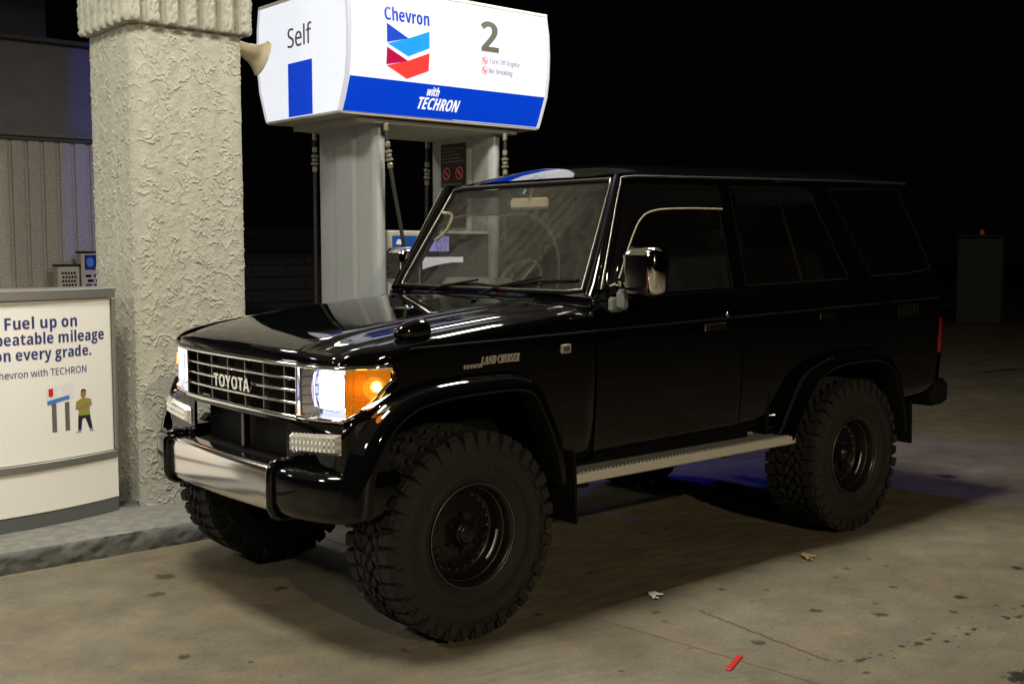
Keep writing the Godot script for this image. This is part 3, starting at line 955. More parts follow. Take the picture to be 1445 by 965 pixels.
func make_background() -> void:
	cabinet_with_vents("vented_cabinet", "low beige vented cabinet against the ribbed wall", 1.635, 1.885, 1.385, 0.92, 1.33, 9, 5)
	var t := cabinet_with_vents("gas_bottle_cage", "gas bottle cage with dark blue sign, partly behind the column", 1.905, 2.65, 1.535, 0.8, 1.30, 9, 7)
	var fs := func(x: float, y: float, d: float) -> Vector3: return Vector3(x, y, 0.081 + d)
	var sg := flat_shape(t, "sign_plate", [Vector2(-0.335, 1.515), Vector2(0.1, 1.515), Vector2(0.1, 1.345), Vector2(-0.335, 1.345)], fs, M.cage_sign, 0.006)
	flat_shape(sg, "bottle_mark", circle(Vector2(-0.275, 1.43), 0.042, 0.055), func(x, y, d): return fs.call(x, y, d + 0.008), M.icon_blue, 0.002)
	# dark boundary wall and shrubs beyond the forecourt
	var w := thing("boundary_wall", "dark low block wall behind the pump, between column and dispenser", "wall", Vector3(9, 0, -16))
	for r in 8:
		for c in 20:
			var s := S()
			bx(s, Vector3(-8.0 + 0.802 * c + (0.4 if r % 2 else 0.0), 0.12 + 0.252 * r, 0), Vector3(0.79, 0.24, 0.24), 0.01)
			obj("block", s, M.block, w)
	var r2 := RandomNumberGenerator.new()
	r2.seed = 17
	for i in 3:
		var p: Vector3 = [Vector3(7.4, 0, -17.4), Vector3(9.3, 0, -17.7), Vector3(5.6, 0, -17.8)][i]
		var sh := thing("shrub", ["dark leafy shrub above the low wall, nearest the dispenser", "dark leafy shrub behind the low wall, hidden mostly by the dispenser", "dark leafy shrub behind the low wall, nearest the column"][i], "shrub", p, "shrubs beyond the boundary wall")
		var tr := S()
		for b in 5:
			var e := Vector3(r2.randf_range(-0.7, 0.7), r2.randf_range(1.6, 2.4), r2.randf_range(-0.5, 0.5))
			tube(tr, [Vector3(e.x * 0.1, 0, e.z * 0.1), Vector3(e.x * 0.4, e.y * 0.5, e.z * 0.4), e], 0.03, 6)
		obj("stem", tr, M.bark, sh)
		var lf := S()
		smooth(lf, false)
		for k in 3200:
			var cl := Vector3(r2.randfn(0, 0.5), 1.9 + r2.randfn(0, 0.38), r2.randfn(0, 0.4))
			cl += Vector3(sin(k * 0.37), cos(k * 0.53) * 0.6, sin(k * 0.71)) * 0.25
			if cl.y < 0.5: continue
			var q := Basis.from_euler(Vector3(r2.randf() * TAU, r2.randf() * TAU, r2.randf() * TAU))
			quad(lf, cl + q * Vector3(0, 0, -0.05), cl + q * Vector3(0.022, 0.006, 0), cl + q * Vector3(0, 0, 0.05), cl + q * Vector3(-0.022, 0.006, 0))
		obj("crown", lf, M.leaf, sh)
	# pale cabinet far across the lot with a small orange lamp
	var u := thing("utility_cabinet", "faint grey utility cabinet far behind the rear of the car", "cabinet", Vector3(20.4, 0, -7.4))
	var ub := S()
	bx(ub, Vector3(0, 0.9, 0), Vector3(1.5, 1.8, 0.9), 0.03)
	bx(ub, Vector3(0, 1.83, 0), Vector3(1.58, 0.06, 0.98), 0.02)
	obj("housing", ub, M.cabinet, u)
	for dx in [-0.37, 0.37]:
		var ud := S()
		bx(ud, Vector3(dx, 0.9, 0.455), Vector3(0.70, 1.6, 0.02), 0.006)
		obj("door", ud, M.cabinet, u)
	u.rotation.y = 0.5
	var ol := thing("marker_lamp", "tiny orange marker lamp on top of the far grey cabinet", "lamp", Vector3(20.1, 1.86, -7.2))
	var ob := S()
	lathe(ob, [Vector2(0.001, 0.11), Vector2(0.03, 0.10), Vector2(0.045, 0.06), Vector2(0.04, 0.02), Vector2(0.05, 0.018), Vector2(0.05, 0), Vector2(0.001, 0)], 16, Transform3D())
	obj("dome", ob, M.orange_lamp, ol)

func area(parent: Node, at: Vector3, size: Vector2, col: Color, e: float, rot: Vector3) -> void:
	var l := AreaLight3D.new()
	l.name = "light"
	l.area_size = size
	l.light_color = col
	l.light_energy = e
	l.area_normalize_energy = true
	l.area_range = 60.0
	l.area_attenuation = 2.0
	l.shadow_enabled = true
	l.position = at
	l.rotation = rot
	parent.add_child(l, true)

const DECK := 4.75
func make_canopy() -> void:
	var t := thing("canopy", "ribbed flat canopy roof over the pumps, carried by the stucco column", "canopy", Vector3(0, DECK, -2.4))
	var n := 34
	for k in n:
		var st := S()
		var x := -8.0 + 0.40 * k
		bx(st, Vector3(x + 0.2, 0.03, 0), Vector3(0.385, 0.06, 7.2), 0.012)
		obj("deck_panel", st, M.deck, t)
	var top := S()
	bx(top, Vector3(-1.2, 0.13, 0), Vector3(13.7, 0.12, 7.3), 0.01)
	obj("deck_back", top, M.roof_dark, t)
	for z in [-3.72, 3.72]:
		var f := S()
		bx(f, Vector3(-1.2, 0.25, z), Vector3(13.9, 0.85, 0.10), 0.02)
		obj("fascia", f, M.panel, t)
	for x in [-8.2, 5.8]:
		var f := S()
		bx(f, Vector3(x, 0.25, 0), Vector3(0.10, 0.85, 7.3), 0.02)
		obj("fascia", f, M.panel, t)
	var spots := [[2.2, 0.15, 17.0, "lamp above the roof of the black car"], [-1.9, 0.15, 18.5, "lamp above the space in front of the car"], [-6.0, 0.15, 18.5, "lamp at the left end on the car's side"], [2.2, -4.7, 6.0, "lamp above the far side of the dispenser"], [-1.9, -4.7, 6.0, "lamp behind the stucco column"], [-6.0, -4.7, 7.0, "lamp at the left end on the shop's side"]]
	for s in spots:
		var l := thing("canopy_lamp", "square white canopy " + s[3], "lamp", Vector3(s[0], DECK, s[1]), "lamps under the canopy")
		var b := S()
		bx(b, Vector3(0, -0.03, 0), Vector3(0.86, 0.055, 0.86), 0.01)
		obj("housing", b, M.panel, l)
		var e := S()
		bx(e, Vector3(0, -0.063, 0), Vector3(0.74, 0.008, 0.74), 0.002)
		obj("lens", e, M.lamp_white, l)
		area(l, Vector3(0, -0.075, 0), Vector2(0.74, 0.74), Color(1.0, 0.975, 0.92), s[2], Vector3(-PI / 2, 0, 0))
	# unseen floods, added to tint the ground and the shop wall blue
	var fl := [[Vector3(4.3, DECK - 0.25, -4.6), Vector3(4.2, 0, 0.25), 21.0, 10.0, "unseen blue flood added at the canopy end to tint the ground behind the car"], [Vector3(4.6, DECK - 0.25, -5.3), Vector3(3.1, 2.1, -9.0), 30.0, 9.0, "unseen blue flood added at the canopy end to tint the shop wall"]]
	for f in fl:
		var l := thing("added_flood", f[4], "lamp", f[0], "added blue floods")
		var dir: Vector3 = (f[1] - f[0]).normalized()
		var b := S()
		lathe(b, [Vector2(0.001, -0.12), Vector2(0.04, -0.11), Vector2(0.05, -0.02), Vector2(0.06, 0.04), Vector2(0.055, 0.04), Vector2(0.045, -0.01), Vector2(0.001, -0.012)], 20, axis_xf(Vector3.ZERO, dir))
		tube(b, [Vector3(0, 0.05, 0), Vector3(0, 0.25, 0)], 0.012)
		obj("housing", b, M.black, l)
		var e := S()
		lathe(e, [Vector2(0.044, 0.0), Vector2(0.001, 0.001)], 20, axis_xf(Vector3.ZERO, dir))
		obj("lens", e, M.lamp_blue, l)
		var sp := SpotLight3D.new()
		sp.name = "light"
		sp.light_color = Color(0.20, 0.23, 1.0)
		sp.light_energy = f[3]
		sp.spot_angle = f[2]
		sp.spot_angle_attenuation = 0.12 if f[2] > 25.0 else 0.6
		sp.spot_range = 40.0
		sp.spot_attenuation = 2.0
		sp.light_size = 0.04
		sp.shadow_enabled = true
		sp.position = dir * 0.05
		sp.basis = Basis.looking_at(dir, Vector3(0.1, 0.9, 0.3).normalized())
		l.add_child(sp)
		if f[2] > 20.0:
			sp.light_size = 0.012
			var pl := S()
			smooth(pl, false)
			var q := []
			for we in [Vector3(1.99, 4.6, -9), Vector3(1.68, 0.0, -9)]: q.append((we - f[0] - dir * 0.05) * 0.15 + dir * 0.05)
			var aw := Vector3(-0.72, 0, 0.1)
			for d in [Vector3.ZERO, Vector3(0, 0, 0.006)]: quad(pl, q[0] + d, q[1] + d, q[1] + aw + d, q[0] + aw + d)
			quad(pl, q[0], q[1], q[1] + Vector3(0, 0, 0.006), q[0] + Vector3(0, 0, 0.006))
			obj("shade_plate", pl, M.black, l)  # added plate that cuts the blue light off along a straight edge
			var arm := S()
			tube(arm, [dir * -0.05, q[0] + aw * 0.3], 0.008, 6)
			obj("shade_plate_arm", arm, M.black, l)

func make_fill_lamp() -> void:  # unseen lamp on a pole, added as fill for the car's shadow
	var t := thing("fill_lamp", "unseen pole lamp added behind the camera to fill the shadow of the car", "lamp", Vector3(-5.0, -0.07, 17.0))
	var p := S()
	tube(p, [Vector3(0, 0, 0), Vector3(0, 3.5, 0), Vector3(0, 7.0, 0)], 0.07, 10)
	tube(p, [Vector3(0, 6.9, 0), Vector3(0.3, 7.3, -0.5), Vector3(0.5, 7.4, -1.4)], 0.04, 8)
	obj("pole", p, M.cabinet, t)
	var h := S()
	bx(h, Vector3(0.5, 7.42, -1.6), Vector3(0.3, 0.10, 0.7), 0.04)
	obj("head", h, M.cabinet, t)
	var e := S()
	bx(e, Vector3(0.5, 7.362, -1.6), Vector3(0.24, 0.012, 0.5), 0.003)
	obj("lens", e, M.lamp_white, t)
	area(t, Vector3(0.5, 7.34, -1.6), Vector2(0.24, 0.5), Color(1.0, 0.91, 0.76), 210.0, Vector3(-PI / 2 + 0.6, 0, 0))

func make_litter() -> void:
	var r := RandomNumberGenerator.new()
	r.seed = 5
	var defs := [["dry_leaf", "crumpled dry brown leaf on the concrete near the rear wheel", "leaf", Vector3(2.069, 0.002, 1.109), 0.055, M.dry_leaf], ["paper_scrap", "small white scrap of paper on the concrete beside the car", "paper", Vector3(0.986, 0.001, 1.03), 0.05, M.paper]]
	for d in defs:
		var st := S()
		var rows := []
		for i in 9:
			var row := []
			for j in 7:
				var u := i / 8.0 - 0.5
				var v := j / 6.0 - 0.5
				var w: float = d[4] * (1.0 - 1.6 * u * u)
				row.append(Vector3(u * 2.0 * d[4], 0.003 + (0.010 if d[0] == "dry_leaf" else 0.005) * absf(sin(u * 9.0 + v * 6.0)) + r.randf() * 0.004, v * w * (1.0 + 0.5 * sin(u * 7.0)) + 0.01 * sin(u * 11.0)))
			rows.append(row)
		grid(st, rows)
		var o := obj(d[0], st, d[5])
		o.position = d[3]
		o.rotation.y = 0.7
		tag(o, d[1], d[2])
	var rp := S()
	bx(rp, Vector3(0, 0.004, 0), Vector3(0.022, 0.006, 0.17), 0.002)
	var ro := obj("plastic_strip", rp, M.red_plastic)
	ro.position = Vector3(0.594, 0.0, 1.803)
	ro.rotation.y = 1.97
	tag(ro, "thin red plastic strip lying across the slab joint", "litter")

# ---------------------------------------------------------------- the car
const NOSE := [Vector2(0, -0.580), Vector2(0.25, -0.577), Vector2(0.42, -0.567), Vector2(0.5, -0.559), Vector2(0.6, -0.546), Vector2(0.68, -0.528), Vector2(0.745, -0.509), Vector2(0.757, -0.502), Vector2(0.768, -0.484), Vector2(0.79, -0.448), Vector2(0.815, -0.410), Vector2(0.835, -0.368), Vector2(0.845, -0.335)]
const LOWER := [Vector2(0, -0.585), Vector2(0.5, -0.572), Vector2(0.7, -0.556), Vector2(0.78, -0.540), Vector2(0.815, -0.518), Vector2(0.838, -0.48), Vector2(0.852, -0.43), Vector2(0.856, -0.36)]
func vx(z: float) -> float: return curve(LOWER, absf(z))
func fx(z: float) -> float:      # plan of the nose
	return curve(NOSE, absf(z))

const HOOD := [Vector2(-0.585, 1.160), Vector2(-0.578, 1.186), Vector2(-0.555, 1.208), Vector2(-0.50, 1.232), Vector2(-0.40, 1.256), Vector2(-0.25, 1.279), Vector2(-0.05, 1.300), Vector2(0.20, 1.321), Vector2(0.50, 1.342), Vector2(0.75, 1.354)]
func hp(x: float) -> float:      # height of the bonnet along the middle
	var p := HOOD
	for i in p.size() - 1:
		if x <= p[i + 1].x or i == p.size() - 2:
			var t := clampf((x - p[i].x) / (p[i + 1].x - p[i].x), 0.0, 1.0)
			var a: Vector2 = p[maxi(i - 1, 0)]
			var b: Vector2 = p[mini(i + 2, p.size() - 1)]
			return cubic_interpolate_in_time(p[i].y, p[i + 1].y, a.y, b.y, t, p[i + 1].x - p[i].x, a.x - p[i].x, b.x - p[i].x)
	return p[-1].y

func zs(x: float, y: float) -> float:   # half width of the body side
	var z := 0.0
	if y < 1.21: z = 0.845 - 0.03 * pow(clampf((1.21 - y) / 0.6, 0, 1), 2.0)
	elif y < 1.36: z = lerpf(0.845, 0.815, (y - 1.21) / 0.15)
	else: z = lerpf(0.815, 0.69, (y - 1.36) / 0.555)
	if x > 3.2: z -= 0.03 * pow((x - 3.2) / 0.7, 2.0)
	return z

func side_panel(st: SurfaceTool, s: float, xs: Array, yb: Callable, yt: Callable, ny := 14) -> void:
	var rows := []
	var n := xs.size()
	for i in n:
		var x: float = xs[i]
		var a: float = yb.call(x)
		var b: float = yt.call(x)
		var row := [Vector3(x, a, s * (zs(x, a) - 0.03)), Vector3(x, a, s * (zs(x, a) - 0.006))]
		for k in ny + 1:
			var y := lerpf(a + 0.004, b - 0.002, float(k) / ny)
			row.append(Vector3(x, y, s * zs(x, y)))
		row.append(Vector3(x, b, s * (zs(x, b) - 0.006)))
		if i == 0 or i == n - 1:
			var fold := []
			for p in row: fold.append(p - Vector3(0, 0, s * 0.025))
			grid(st, [row, fold], false)
		rows.append(row)
	grid(st, rows)

func span(a: float, b: float, n: int) -> Array:
	var o := [a, a + 0.004]
	for i in range(1, n): o.append(lerpf(a, b, float(i) / n))
	o.append_array([b - 0.004, b])
	return o

const ARCH_F := [Vector2(-0.56, 0.60), Vector2(-0.535, 0.78), Vector2(-0.46, 0.925), Vector2(-0.33, 1.03), Vector2(-0.15, 1.07), Vector2(0.10, 1.078), Vector2(0.28, 1.068), Vector2(0.385, 1.02), Vector2(0.46, 0.90), Vector2(0.53, 0.74), Vector2(0.565, 0.58)]
const ARCH_R := [Vector2(-0.63, 0.57), Vector2(-0.52, 0.74), Vector2(-0.40, 0.885), Vector2(-0.20, 0.955), Vector2(0.02, 0.968), Vector2(0.26, 0.955), Vector2(0.43, 0.88), Vector2(0.53, 0.74), Vector2(0.59, 0.56), Vector2(0.605, 0.44)]
const AXLE_R := 2.76

func arch_y(arch: Array, x: float, inset: float) -> float:    # underside of the panel above a wheel
	var y := -1.0
	for i in arch.size() - 1:
		var a: Vector2 = arch[i]
		var b: Vector2 = arch[i + 1]
		if x >= minf(a.x, b.x) and x <= maxf(a.x, b.x) and absf(b.x - a.x) > 1e-5:
			y = maxf(y, lerpf(a.y, b.y, (x - a.x) / (b.x - a.x)))
	return y - inset if y > 0 else 0.62

func flare(car: Node, arch: Array, ax: float, s: float) -> void:
	var pts: Array = dense(arch, 5)
	var c := Vector2(0.0, 0.46)
	var rows := []
	for i in pts.size():
		var p: Vector2 = pts[i]
		var t: Vector2 = (pts[mini(i + 1, pts.size() - 1)] - pts[maxi(i - 1, 0)]).normalized()
		var inn := Vector2(t.y, -t.x)
		if inn.dot(c - p) < 0: inn = -inn
		var row := []
		for e in [[-0.012, 0.826], [-0.004, 0.855], [0.004, 0.885], [0.016, 0.908], [0.034, 0.922], [0.060, 0.930], [0.068, 0.929], [0.074, 0.922], [0.074, 0.80]]:
			var q: Vector2 = p + inn * e[0]
			row.append(Vector3(ax + q.x, q.y, s * e[1]))
		rows.append(row)
	var st := S()
	grid(st, rows)
	fan(st, rows[0]); fan(st, rows[-1])
	var fo := obj("wheel_flare", st, M.paint, car)
	var lp := S()
	grid(lp, rows.map(func(r): return [r[6] + Vector3(0, -0.0005, s * 0.0005), r[7] + Vector3(0, -0.001, 0), r[8]]))
	obj("flare_lip", lp, M.black, fo)

func cyl(th: float, h: float, r: float) -> Vector3:
	return Vector3(r * sin(th), r * cos(th), h)

func lug(st: SurfaceTool, th0: float, th1: float, h0: float, h1: float, rb: float, rt: float, skew: float, taper := 0.006) -> void:
	smooth(st, false)
	var b := [cyl(th0, h0, rb), cyl(th1, h0, rb), cyl(th1 + skew, h1, rb), cyl(th0 + skew, h1, rb)]
	var dt := taper / 0.43
	var dh := taper * signf(h1 - h0)
	var t := [cyl(th0 + dt, h0 + dh, rt), cyl(th1 - dt, h0 + dh, rt), cyl(th1 + skew - dt, h1 - dh, rt - 0.002), cyl(th0 + skew + dt, h1 - dh, rt - 0.002)]
	quad(st, t[3], t[2], t[1], t[0])
	for k in 4:
		var n := (k + 1) % 4
		quad(st, b[k], t[k], t[n], b[n])

func make_wheel() -> Node3D:      # axle along z, outer face towards +z, centre at the origin
	var w := Node3D.new()
	w.name = "wheel"
	var to_z := Transform3D(Basis(Vector3(1, 0, 0), PI / 2), Vector3.ZERO)
	var tyre := S()
	var half := [Vector2(0.415, 0.0), Vector2(0.414, 0.08), Vector2(0.410, 0.125), Vector2(0.398, 0.147), Vector2(0.372, 0.158), Vector2(0.345, 0.163), Vector2(0.341, 0.166), Vector2(0.335, 0.163), Vector2(0.30, 0.165), Vector2(0.27, 0.162), Vector2(0.266, 0.166), Vector2(0.258, 0.166), Vector2(0.254, 0.159), Vector2(0.235, 0.150), Vector2(0.222, 0.138), Vector2(0.21, 0.125)]
	var prof := []
	for i in range(half.size() - 1, -1, -1): prof.append(Vector2(half[i].x, -half[i].y))
	for i in range(1, half.size()): prof.append(half[i])
	lathe(tyre, prof, 96, to_z)
	var N := 37
	var p := TAU / N
	for k in N:
		var th := p * k
		for sg in [-1.0, 1.0]:
			var o := th + (p * 0.5 if sg < 0 else 0.0)
			# shoulder lugs, alternately long and short, with side biters
			var long_ := k % 2 == 0
			lug(tyre, o, o + p * 0.74, sg * 0.086, sg * (0.158 if long_ else 0.150), 0.395, 0.434, sg * 0.02, 0.004)
			lug(tyre, o + p * 0.05, o + p * 0.68, sg * 0.145, sg * (0.168 if long_ else 0.163), 0.360 if long_ else 0.378, 0.420, 0.0, 0.004)
			# centre blocks in a broken chevron
			lug(tyre, o + p * 0.08, o + p * 0.66, sg * 0.044, sg * 0.082, 0.41, 0.434, -sg * 0.05, 0.004)
			lug(tyre, o + p * 0.30, o + p * 0.96, sg * 0.003, sg * 0.039, 0.41, 0.434, sg * 0.06, 0.004)
	for k in 90:
		var a := TAU * k / 90
		for sg in [-1.0, 1.0]: lug(tyre, a, a + 0.028, sg * 0.158, sg * 0.1675, 0.283, 0.300 + 0.012 * float(k % 3), 0.0, 0.001)
	obj("tyre", tyre, M.rubber, w)
	var rim := S()
	lathe(rim, [Vector2(0.212, 0.120), Vector2(0.219, 0.136), Vector2(0.219, 0.142), Vector2(0.213, 0.146), Vector2(0.205, 0.140), Vector2(0.196, 0.128), Vector2(0.194, 0.10), Vector2(0.186, 0.094), Vector2(0.183, 0.04), Vector2(0.176, 0.028), Vector2(0.160, 0.030), Vector2(0.150, 0.036), Vector2(0.120, 0.040), Vector2(0.092, 0.050), Vector2(0.072, 0.052), Vector2(0.060, 0.046), Vector2(0.001, 0.046)], 64, to_z)
	obj("rim", rim, M.rim, w)
	var lip := S()
	var ringp := []
	for k in 64: ringp.append(cyl(TAU * k / 64, 0.1445, 0.2165))
	tube(lip, ringp, 0.0022, 6, true)
	var r2 := []
	for k in 64: r2.append(cyl(TAU * k / 64, 0.1, 0.1935))
	tube(lip, r2, 0.0016, 6, true)
	obj("rim_edge", lip, M.rim_edge, w)
	var holes := S()
	for k in 8:
		var a := TAU * (k + 0.3) / 8
		lathe(holes, [Vector2(0.024, -0.002), Vector2(0.022, 0.004), Vector2(0.018, 0.005), Vector2(0.015, -0.012), Vector2(0.001, -0.014)], 16, Transform3D(Basis(Vector3(1, 0, 0), PI / 2), cyl(a, 0.040, 0.128)))
	obj("vent_hole", holes, M.black, w)
	for k in 6:
		var nuts := S()
		var a := TAU * k / 6
		lathe(nuts, [Vector2(0.011, -0.005), Vector2(0.011, 0.018), Vector2(0.007, 0.026), Vector2(0.001, 0.027)], 6, Transform3D(Basis(Vector3(1, 0, 0), PI / 2), cyl(a, 0.05, 0.078)), false)
		obj("wheel_nut", nuts, M.rim, w)
	var bolts := S()
	for k in 24:
		var a := TAU * k / 24
		lathe(bolts, [Vector2(0.0045, -0.003), Vector2(0.0045, 0.004), Vector2(0.001, 0.006)], 6, Transform3D(Basis(Vector3(1, 0, 0), PI / 2), cyl(a, 0.030, 0.162)))
	obj("ring_bolts", bolts, M.rim_edge, w)
	var hub := S()
	lathe(hub, [Vector2(0.052, 0.04), Vector2(0.052, 0.088), Vector2(0.046, 0.096), Vector2(0.040, 0.098), Vector2(0.040, 0.106), Vector2(0.032, 0.110), Vector2(0.001, 0.110)], 28, to_z)
	bx(hub, Vector3(0, 0, 0.112), Vector3(0.06, 0.014, 0.014), 0.004, Basis(Vector3(0, 0, 1), 0.7))
	obj("hub", hub, M.rim, w)
	var wt := S()
	var wp := []
	for k in 12: wp.append(cyl(1.65 + 0.75 * k / 11.0, 0.075, 0.180))
	tube(wt, wp, 0.006, 4, false, 2.0)
	obj("balance_weight", wt, M.alu, w)
	return w

func make_car() -> void:
	var car := thing("off_road_car", "lifted black off-road car with lit headlight and big mud tyres by the pump", "car")
	# wheels first: they do not follow the rake of the body
	var w := make_wheel()
	for q in [[0.0, 1.0], [AXLE_R, 1.0], [0.0, -1.0], [AXLE_R, -1.0]]:
		var c := w.duplicate()
		c.position = Vector3(q[0], 0.432, q[1] * 0.785)
		c.rotation = Vector3(0, 0 if q[1] > 0 else PI, 0)
		car.add_child(c, true)
	w.free()
	var ch := S()
	for s in [-1.0, 1.0]: bx(ch, Vector3(1.6, 0.62, s * 0.42), Vector3(4.4, 0.14, 0.08), 0.01)
	bx(ch, Vector3(0.35, 0.66, 0), Vector3(1.2, 0.30, 0.7), 0.05)
	bx(ch, Vector3(1.4, 0.60, 0.05), Vector3(1.2, 0.22, 0.4), 0.05)
	bx(ch, Vector3(2.5, 0.60, -0.2), Vector3(0.9, 0.28, 0.5), 0.05)
	bx(ch, Vector3(3.4, 0.66, 0), Vector3(0.7, 0.2, 1.1), 0.05)
	obj("chassis", ch, M.black, car)
	for x in [0.0, AXLE_R]:
		var ax := S()
		tube(ax, [Vector3(x, 0.432, -0.75), Vector3(x, 0.432, 0.75)], 0.045, 12)
		lathe(ax, [Vector2(0.001, -0.12), Vector2(0.10, -0.10), Vector2(0.15, 0.0), Vector2(0.10, 0.10), Vector2(0.001, 0.12)], 16, Transform3D(Basis(Vector3(1, 0, 0), PI / 2), Vector3(x, 0.432, -0.2 if x < 1 else 0.0)))
		for s in [-1.0, 1.0]:
			tube(ax, [Vector3(x + 0.05, 0.45, s * 0.5), Vector3(x + 0.12, 0.95, s * 0.46)], 0.035, 8)
		obj("axle", ax, M.black, car)

	shear = SH
	# ---- inner shell: closes the gaps behind the panels
	var sh := S()
	for s in [-1.0, 1.0]:
		bx(sh, Vector3(1.32, 0.90, s * 0.775), Vector3(1.30, 0.76, 0.04), 0.01)
		bx(sh, Vector3(3.55, 0.98, s * 0.74), Vector3(0.6, 0.7, 0.04), 0.01)
		bx(sh, Vector3(2.6, 1.17, s * 0.775), Vector3(1.4, 0.30, 0.04), 0.01)
		bx(sh, Vector3(0.22, 1.16, s * 0.70), Vector3(1.1, 0.10, 0.04), 0.01)
		# wheel housings
		bx(sh, Vector3(0.06, 0.86, s * 0.50), Vector3(0.94, 0.56, 0.02), 0.005)
		bx(sh, Vector3(0.13, 1.12, s * 0.66), Vector3(0.90, 0.02, 0.34), 0.005)
		bx(sh, Vector3(0.585, 0.84, s * 0.66), Vector3(0.02, 0.56, 0.34), 0.005)
		bx(sh, Vector3(2.76, 0.86, s * 0.50), Vector3(1.3, 0.60, 0.02), 0.005)
		bx(sh, Vector3(2.76, 1.02, s * 0.66), Vector3(1.3, 0.02, 0.34), 0.005)
		bx(sh, Vector3(2.09, 0.80, s * 0.66), Vector3(0.02, 0.46, 0.34), 0.005)
		bx(sh, Vector3(3.41, 0.80, s * 0.66), Vector3(0.02, 0.46, 0.34), 0.005)
	bx(sh, Vector3(2.2, 0.74, 0), Vector3(3.3, 0.04, 1.52), 0.01)
	bx(sh, Vector3(0.68, 1.0, 0), Vector3(0.04, 0.56, 1.40), 0.01)
	bx(sh, Vector3(-0.42, 0.95, 0), Vector3(0.04, 0.40, 1.10), 0.01)
	obj("inner_shell", sh, M.black, car)

	# ---- bonnet with a raised middle
	var hood := S()
	var rows := []
	var us := [0.0, 0.004, 0.01, 0.02, 0.035, 0.055, 0.08, 0.12, 0.17, 0.23, 0.30, 0.38, 0.46, 0.55, 0.64, 0.73, 0.82, 0.91, 0.985, 1.0]
	var hz := [-0.718, -0.714, -0.70, -0.66, -0.60, -0.555, -0.54, -0.525, -0.512, -0.45, -0.36, -0.24, -0.12, 0.0, 0.12, 0.24, 0.36, 0.45, 0.512, 0.525, 0.54, 0.555, 0.60, 0.66, 0.70, 0.714, 0.718]
	for u in us:
		var row := []
		for z in hz:
			var x := lerpf(fx(z) - 0.004, 0.70, u)
			var y := hp(lerpf(-0.585, 0.70, u))
			var az := absf(z)
			y += 0.010 * (1.0 - pow(minf(az, 0.5) / 0.5, 2.0)) * smoothstep(0.0, 0.1, u)
			var out := smoothstep(0.512, 0.556, az)
			y -= 0.013 * out * smoothstep(0.0, 0.06, u)
			y -= 0.012 * pow(clampf((az - 0.55) / 0.15, 0, 1), 2.0)
			if az > 0.70: y -= 0.010 if az < 0.716 else 0.022
			row.append(Vector3(x, y, z))
		rows.append(row)
	grid(hood, rows)
	var bonnet := obj("bonnet", hood, M.paint, car)
	for z in [-0.33, 0.33]:
		var nzl := S()
		bx(nzl, Vector3(0.48, hp(0.48) + 0.012, z), Vector3(0.03, 0.014, 0.022), 0.005)
		obj("washer_nozzle", nzl, M.seal, bonnet)
	for z in [-0.60, 0.60]:
		var bump := S()
		lathe(bump, [Vector2(0.012, 0.0), Vector2(0.012, 0.01), Vector2(0.006, 0.016), Vector2(0.001, 0.017)], 10, Transform3D(Basis(), Vector3(0.60, hp(0.60) - 0.022, z)))
		obj("rubber_stop", bump, M.seal, bonnet)

	# ---- wings, doors, quarters
	for s in [1.0, -1.0]:
		var wing := S()
		rows = []
		var xs := [-0.345, -0.335, -0.32, -0.30, -0.27, -0.23, -0.18, -0.12, -0.05, 0.03, 0.11, 0.19, 0.26, 0.31, 0.35, 0.385, 0.42, 0.45, 0.48, 0.51, 0.54, 0.565, 0.62, 0.70, 0.775, 0.782, 0.784]
		for x in xs:
			var yt := hp(x) - 0.030
			var yb := arch_y(ARCH_F, x, 0.03)
			if x < -0.30: yb = maxf(yb, 0.98)
			var row := [Vector3(x, yt - 0.03, s * 0.722), Vector3(x, yt, s * 0.724), Vector3(x, yt + 0.001, s * 0.745)]
			for k in 8:
				var a := (k + 0.5) / 8.0 * PI / 2
				row.append(Vector3(x, yt - 0.055 * (1.0 - cos(a)), s * lerpf(0.752, zs(x, yt - 0.06), sin(a))))
			for k in 13:
				var y := lerpf(yt - 0.060, yb, k / 12.0)
				row.append(Vector3(x, y, s * zs(x, y)))
			row.append(Vector3(x, yb, s * (zs(x, yb) - 0.04)))
			if x > 0.78: row = row.map(func(p): return p - Vector3(0, 0, s * 0.006))
			rows.append(row)
		grid(wing, rows)
		# the wing rolls forward over the corner lamp
		var front: Array = rows[0]
		var caprows := []
		for m in 7:
			var v := m / 6.0
			var row := []
			for k in 10:
				var c2: Vector3 = front[k + 1]
				var t := k / 9.0
				var zf_ := lerpf(0.718, 0.846, t)
				var c1 := Vector3(fx(zf_) - 0.008, 1.165, s * zf_)
				var ctl := Vector3(c1.x + 0.01, lerpf(c1.y, maxf(c1.y, c2.y), 0.75), c1.z)
				row.append(c1.lerp(ctl, v).lerp(ctl.lerp(c2, v), v))
			caprows.append(row)
		grid(wing, caprows)
		obj("front_wing", wing, M.paint, car)
		# doors below the glass line
		var sill := func(_x: float) -> float: return 0.625
		var belt := func(_x: float) -> float: return 1.352
		var fd := S()
		side_panel(fd, s, span(0.792, 1.846, 14), sill, belt, 18)
		var fdo := obj("front_door", fd, M.paint, car)
		var rd := S()
		side_panel(rd, s, [1.854, 1.858, 1.95, 2.05, 2.13, 2.17, 2.21, 2.25, 2.29, 2.33, 2.37, 2.42, 2.48, 2.54, 2.60, 2.66, 2.72, 2.776, 2.78], func(x): return maxf(0.625, arch_y(ARCH_R, x - AXLE_R, 0.03)), belt, 14)
		var rdo := obj("rear_door", rd, M.paint, car)
		var qu := S()
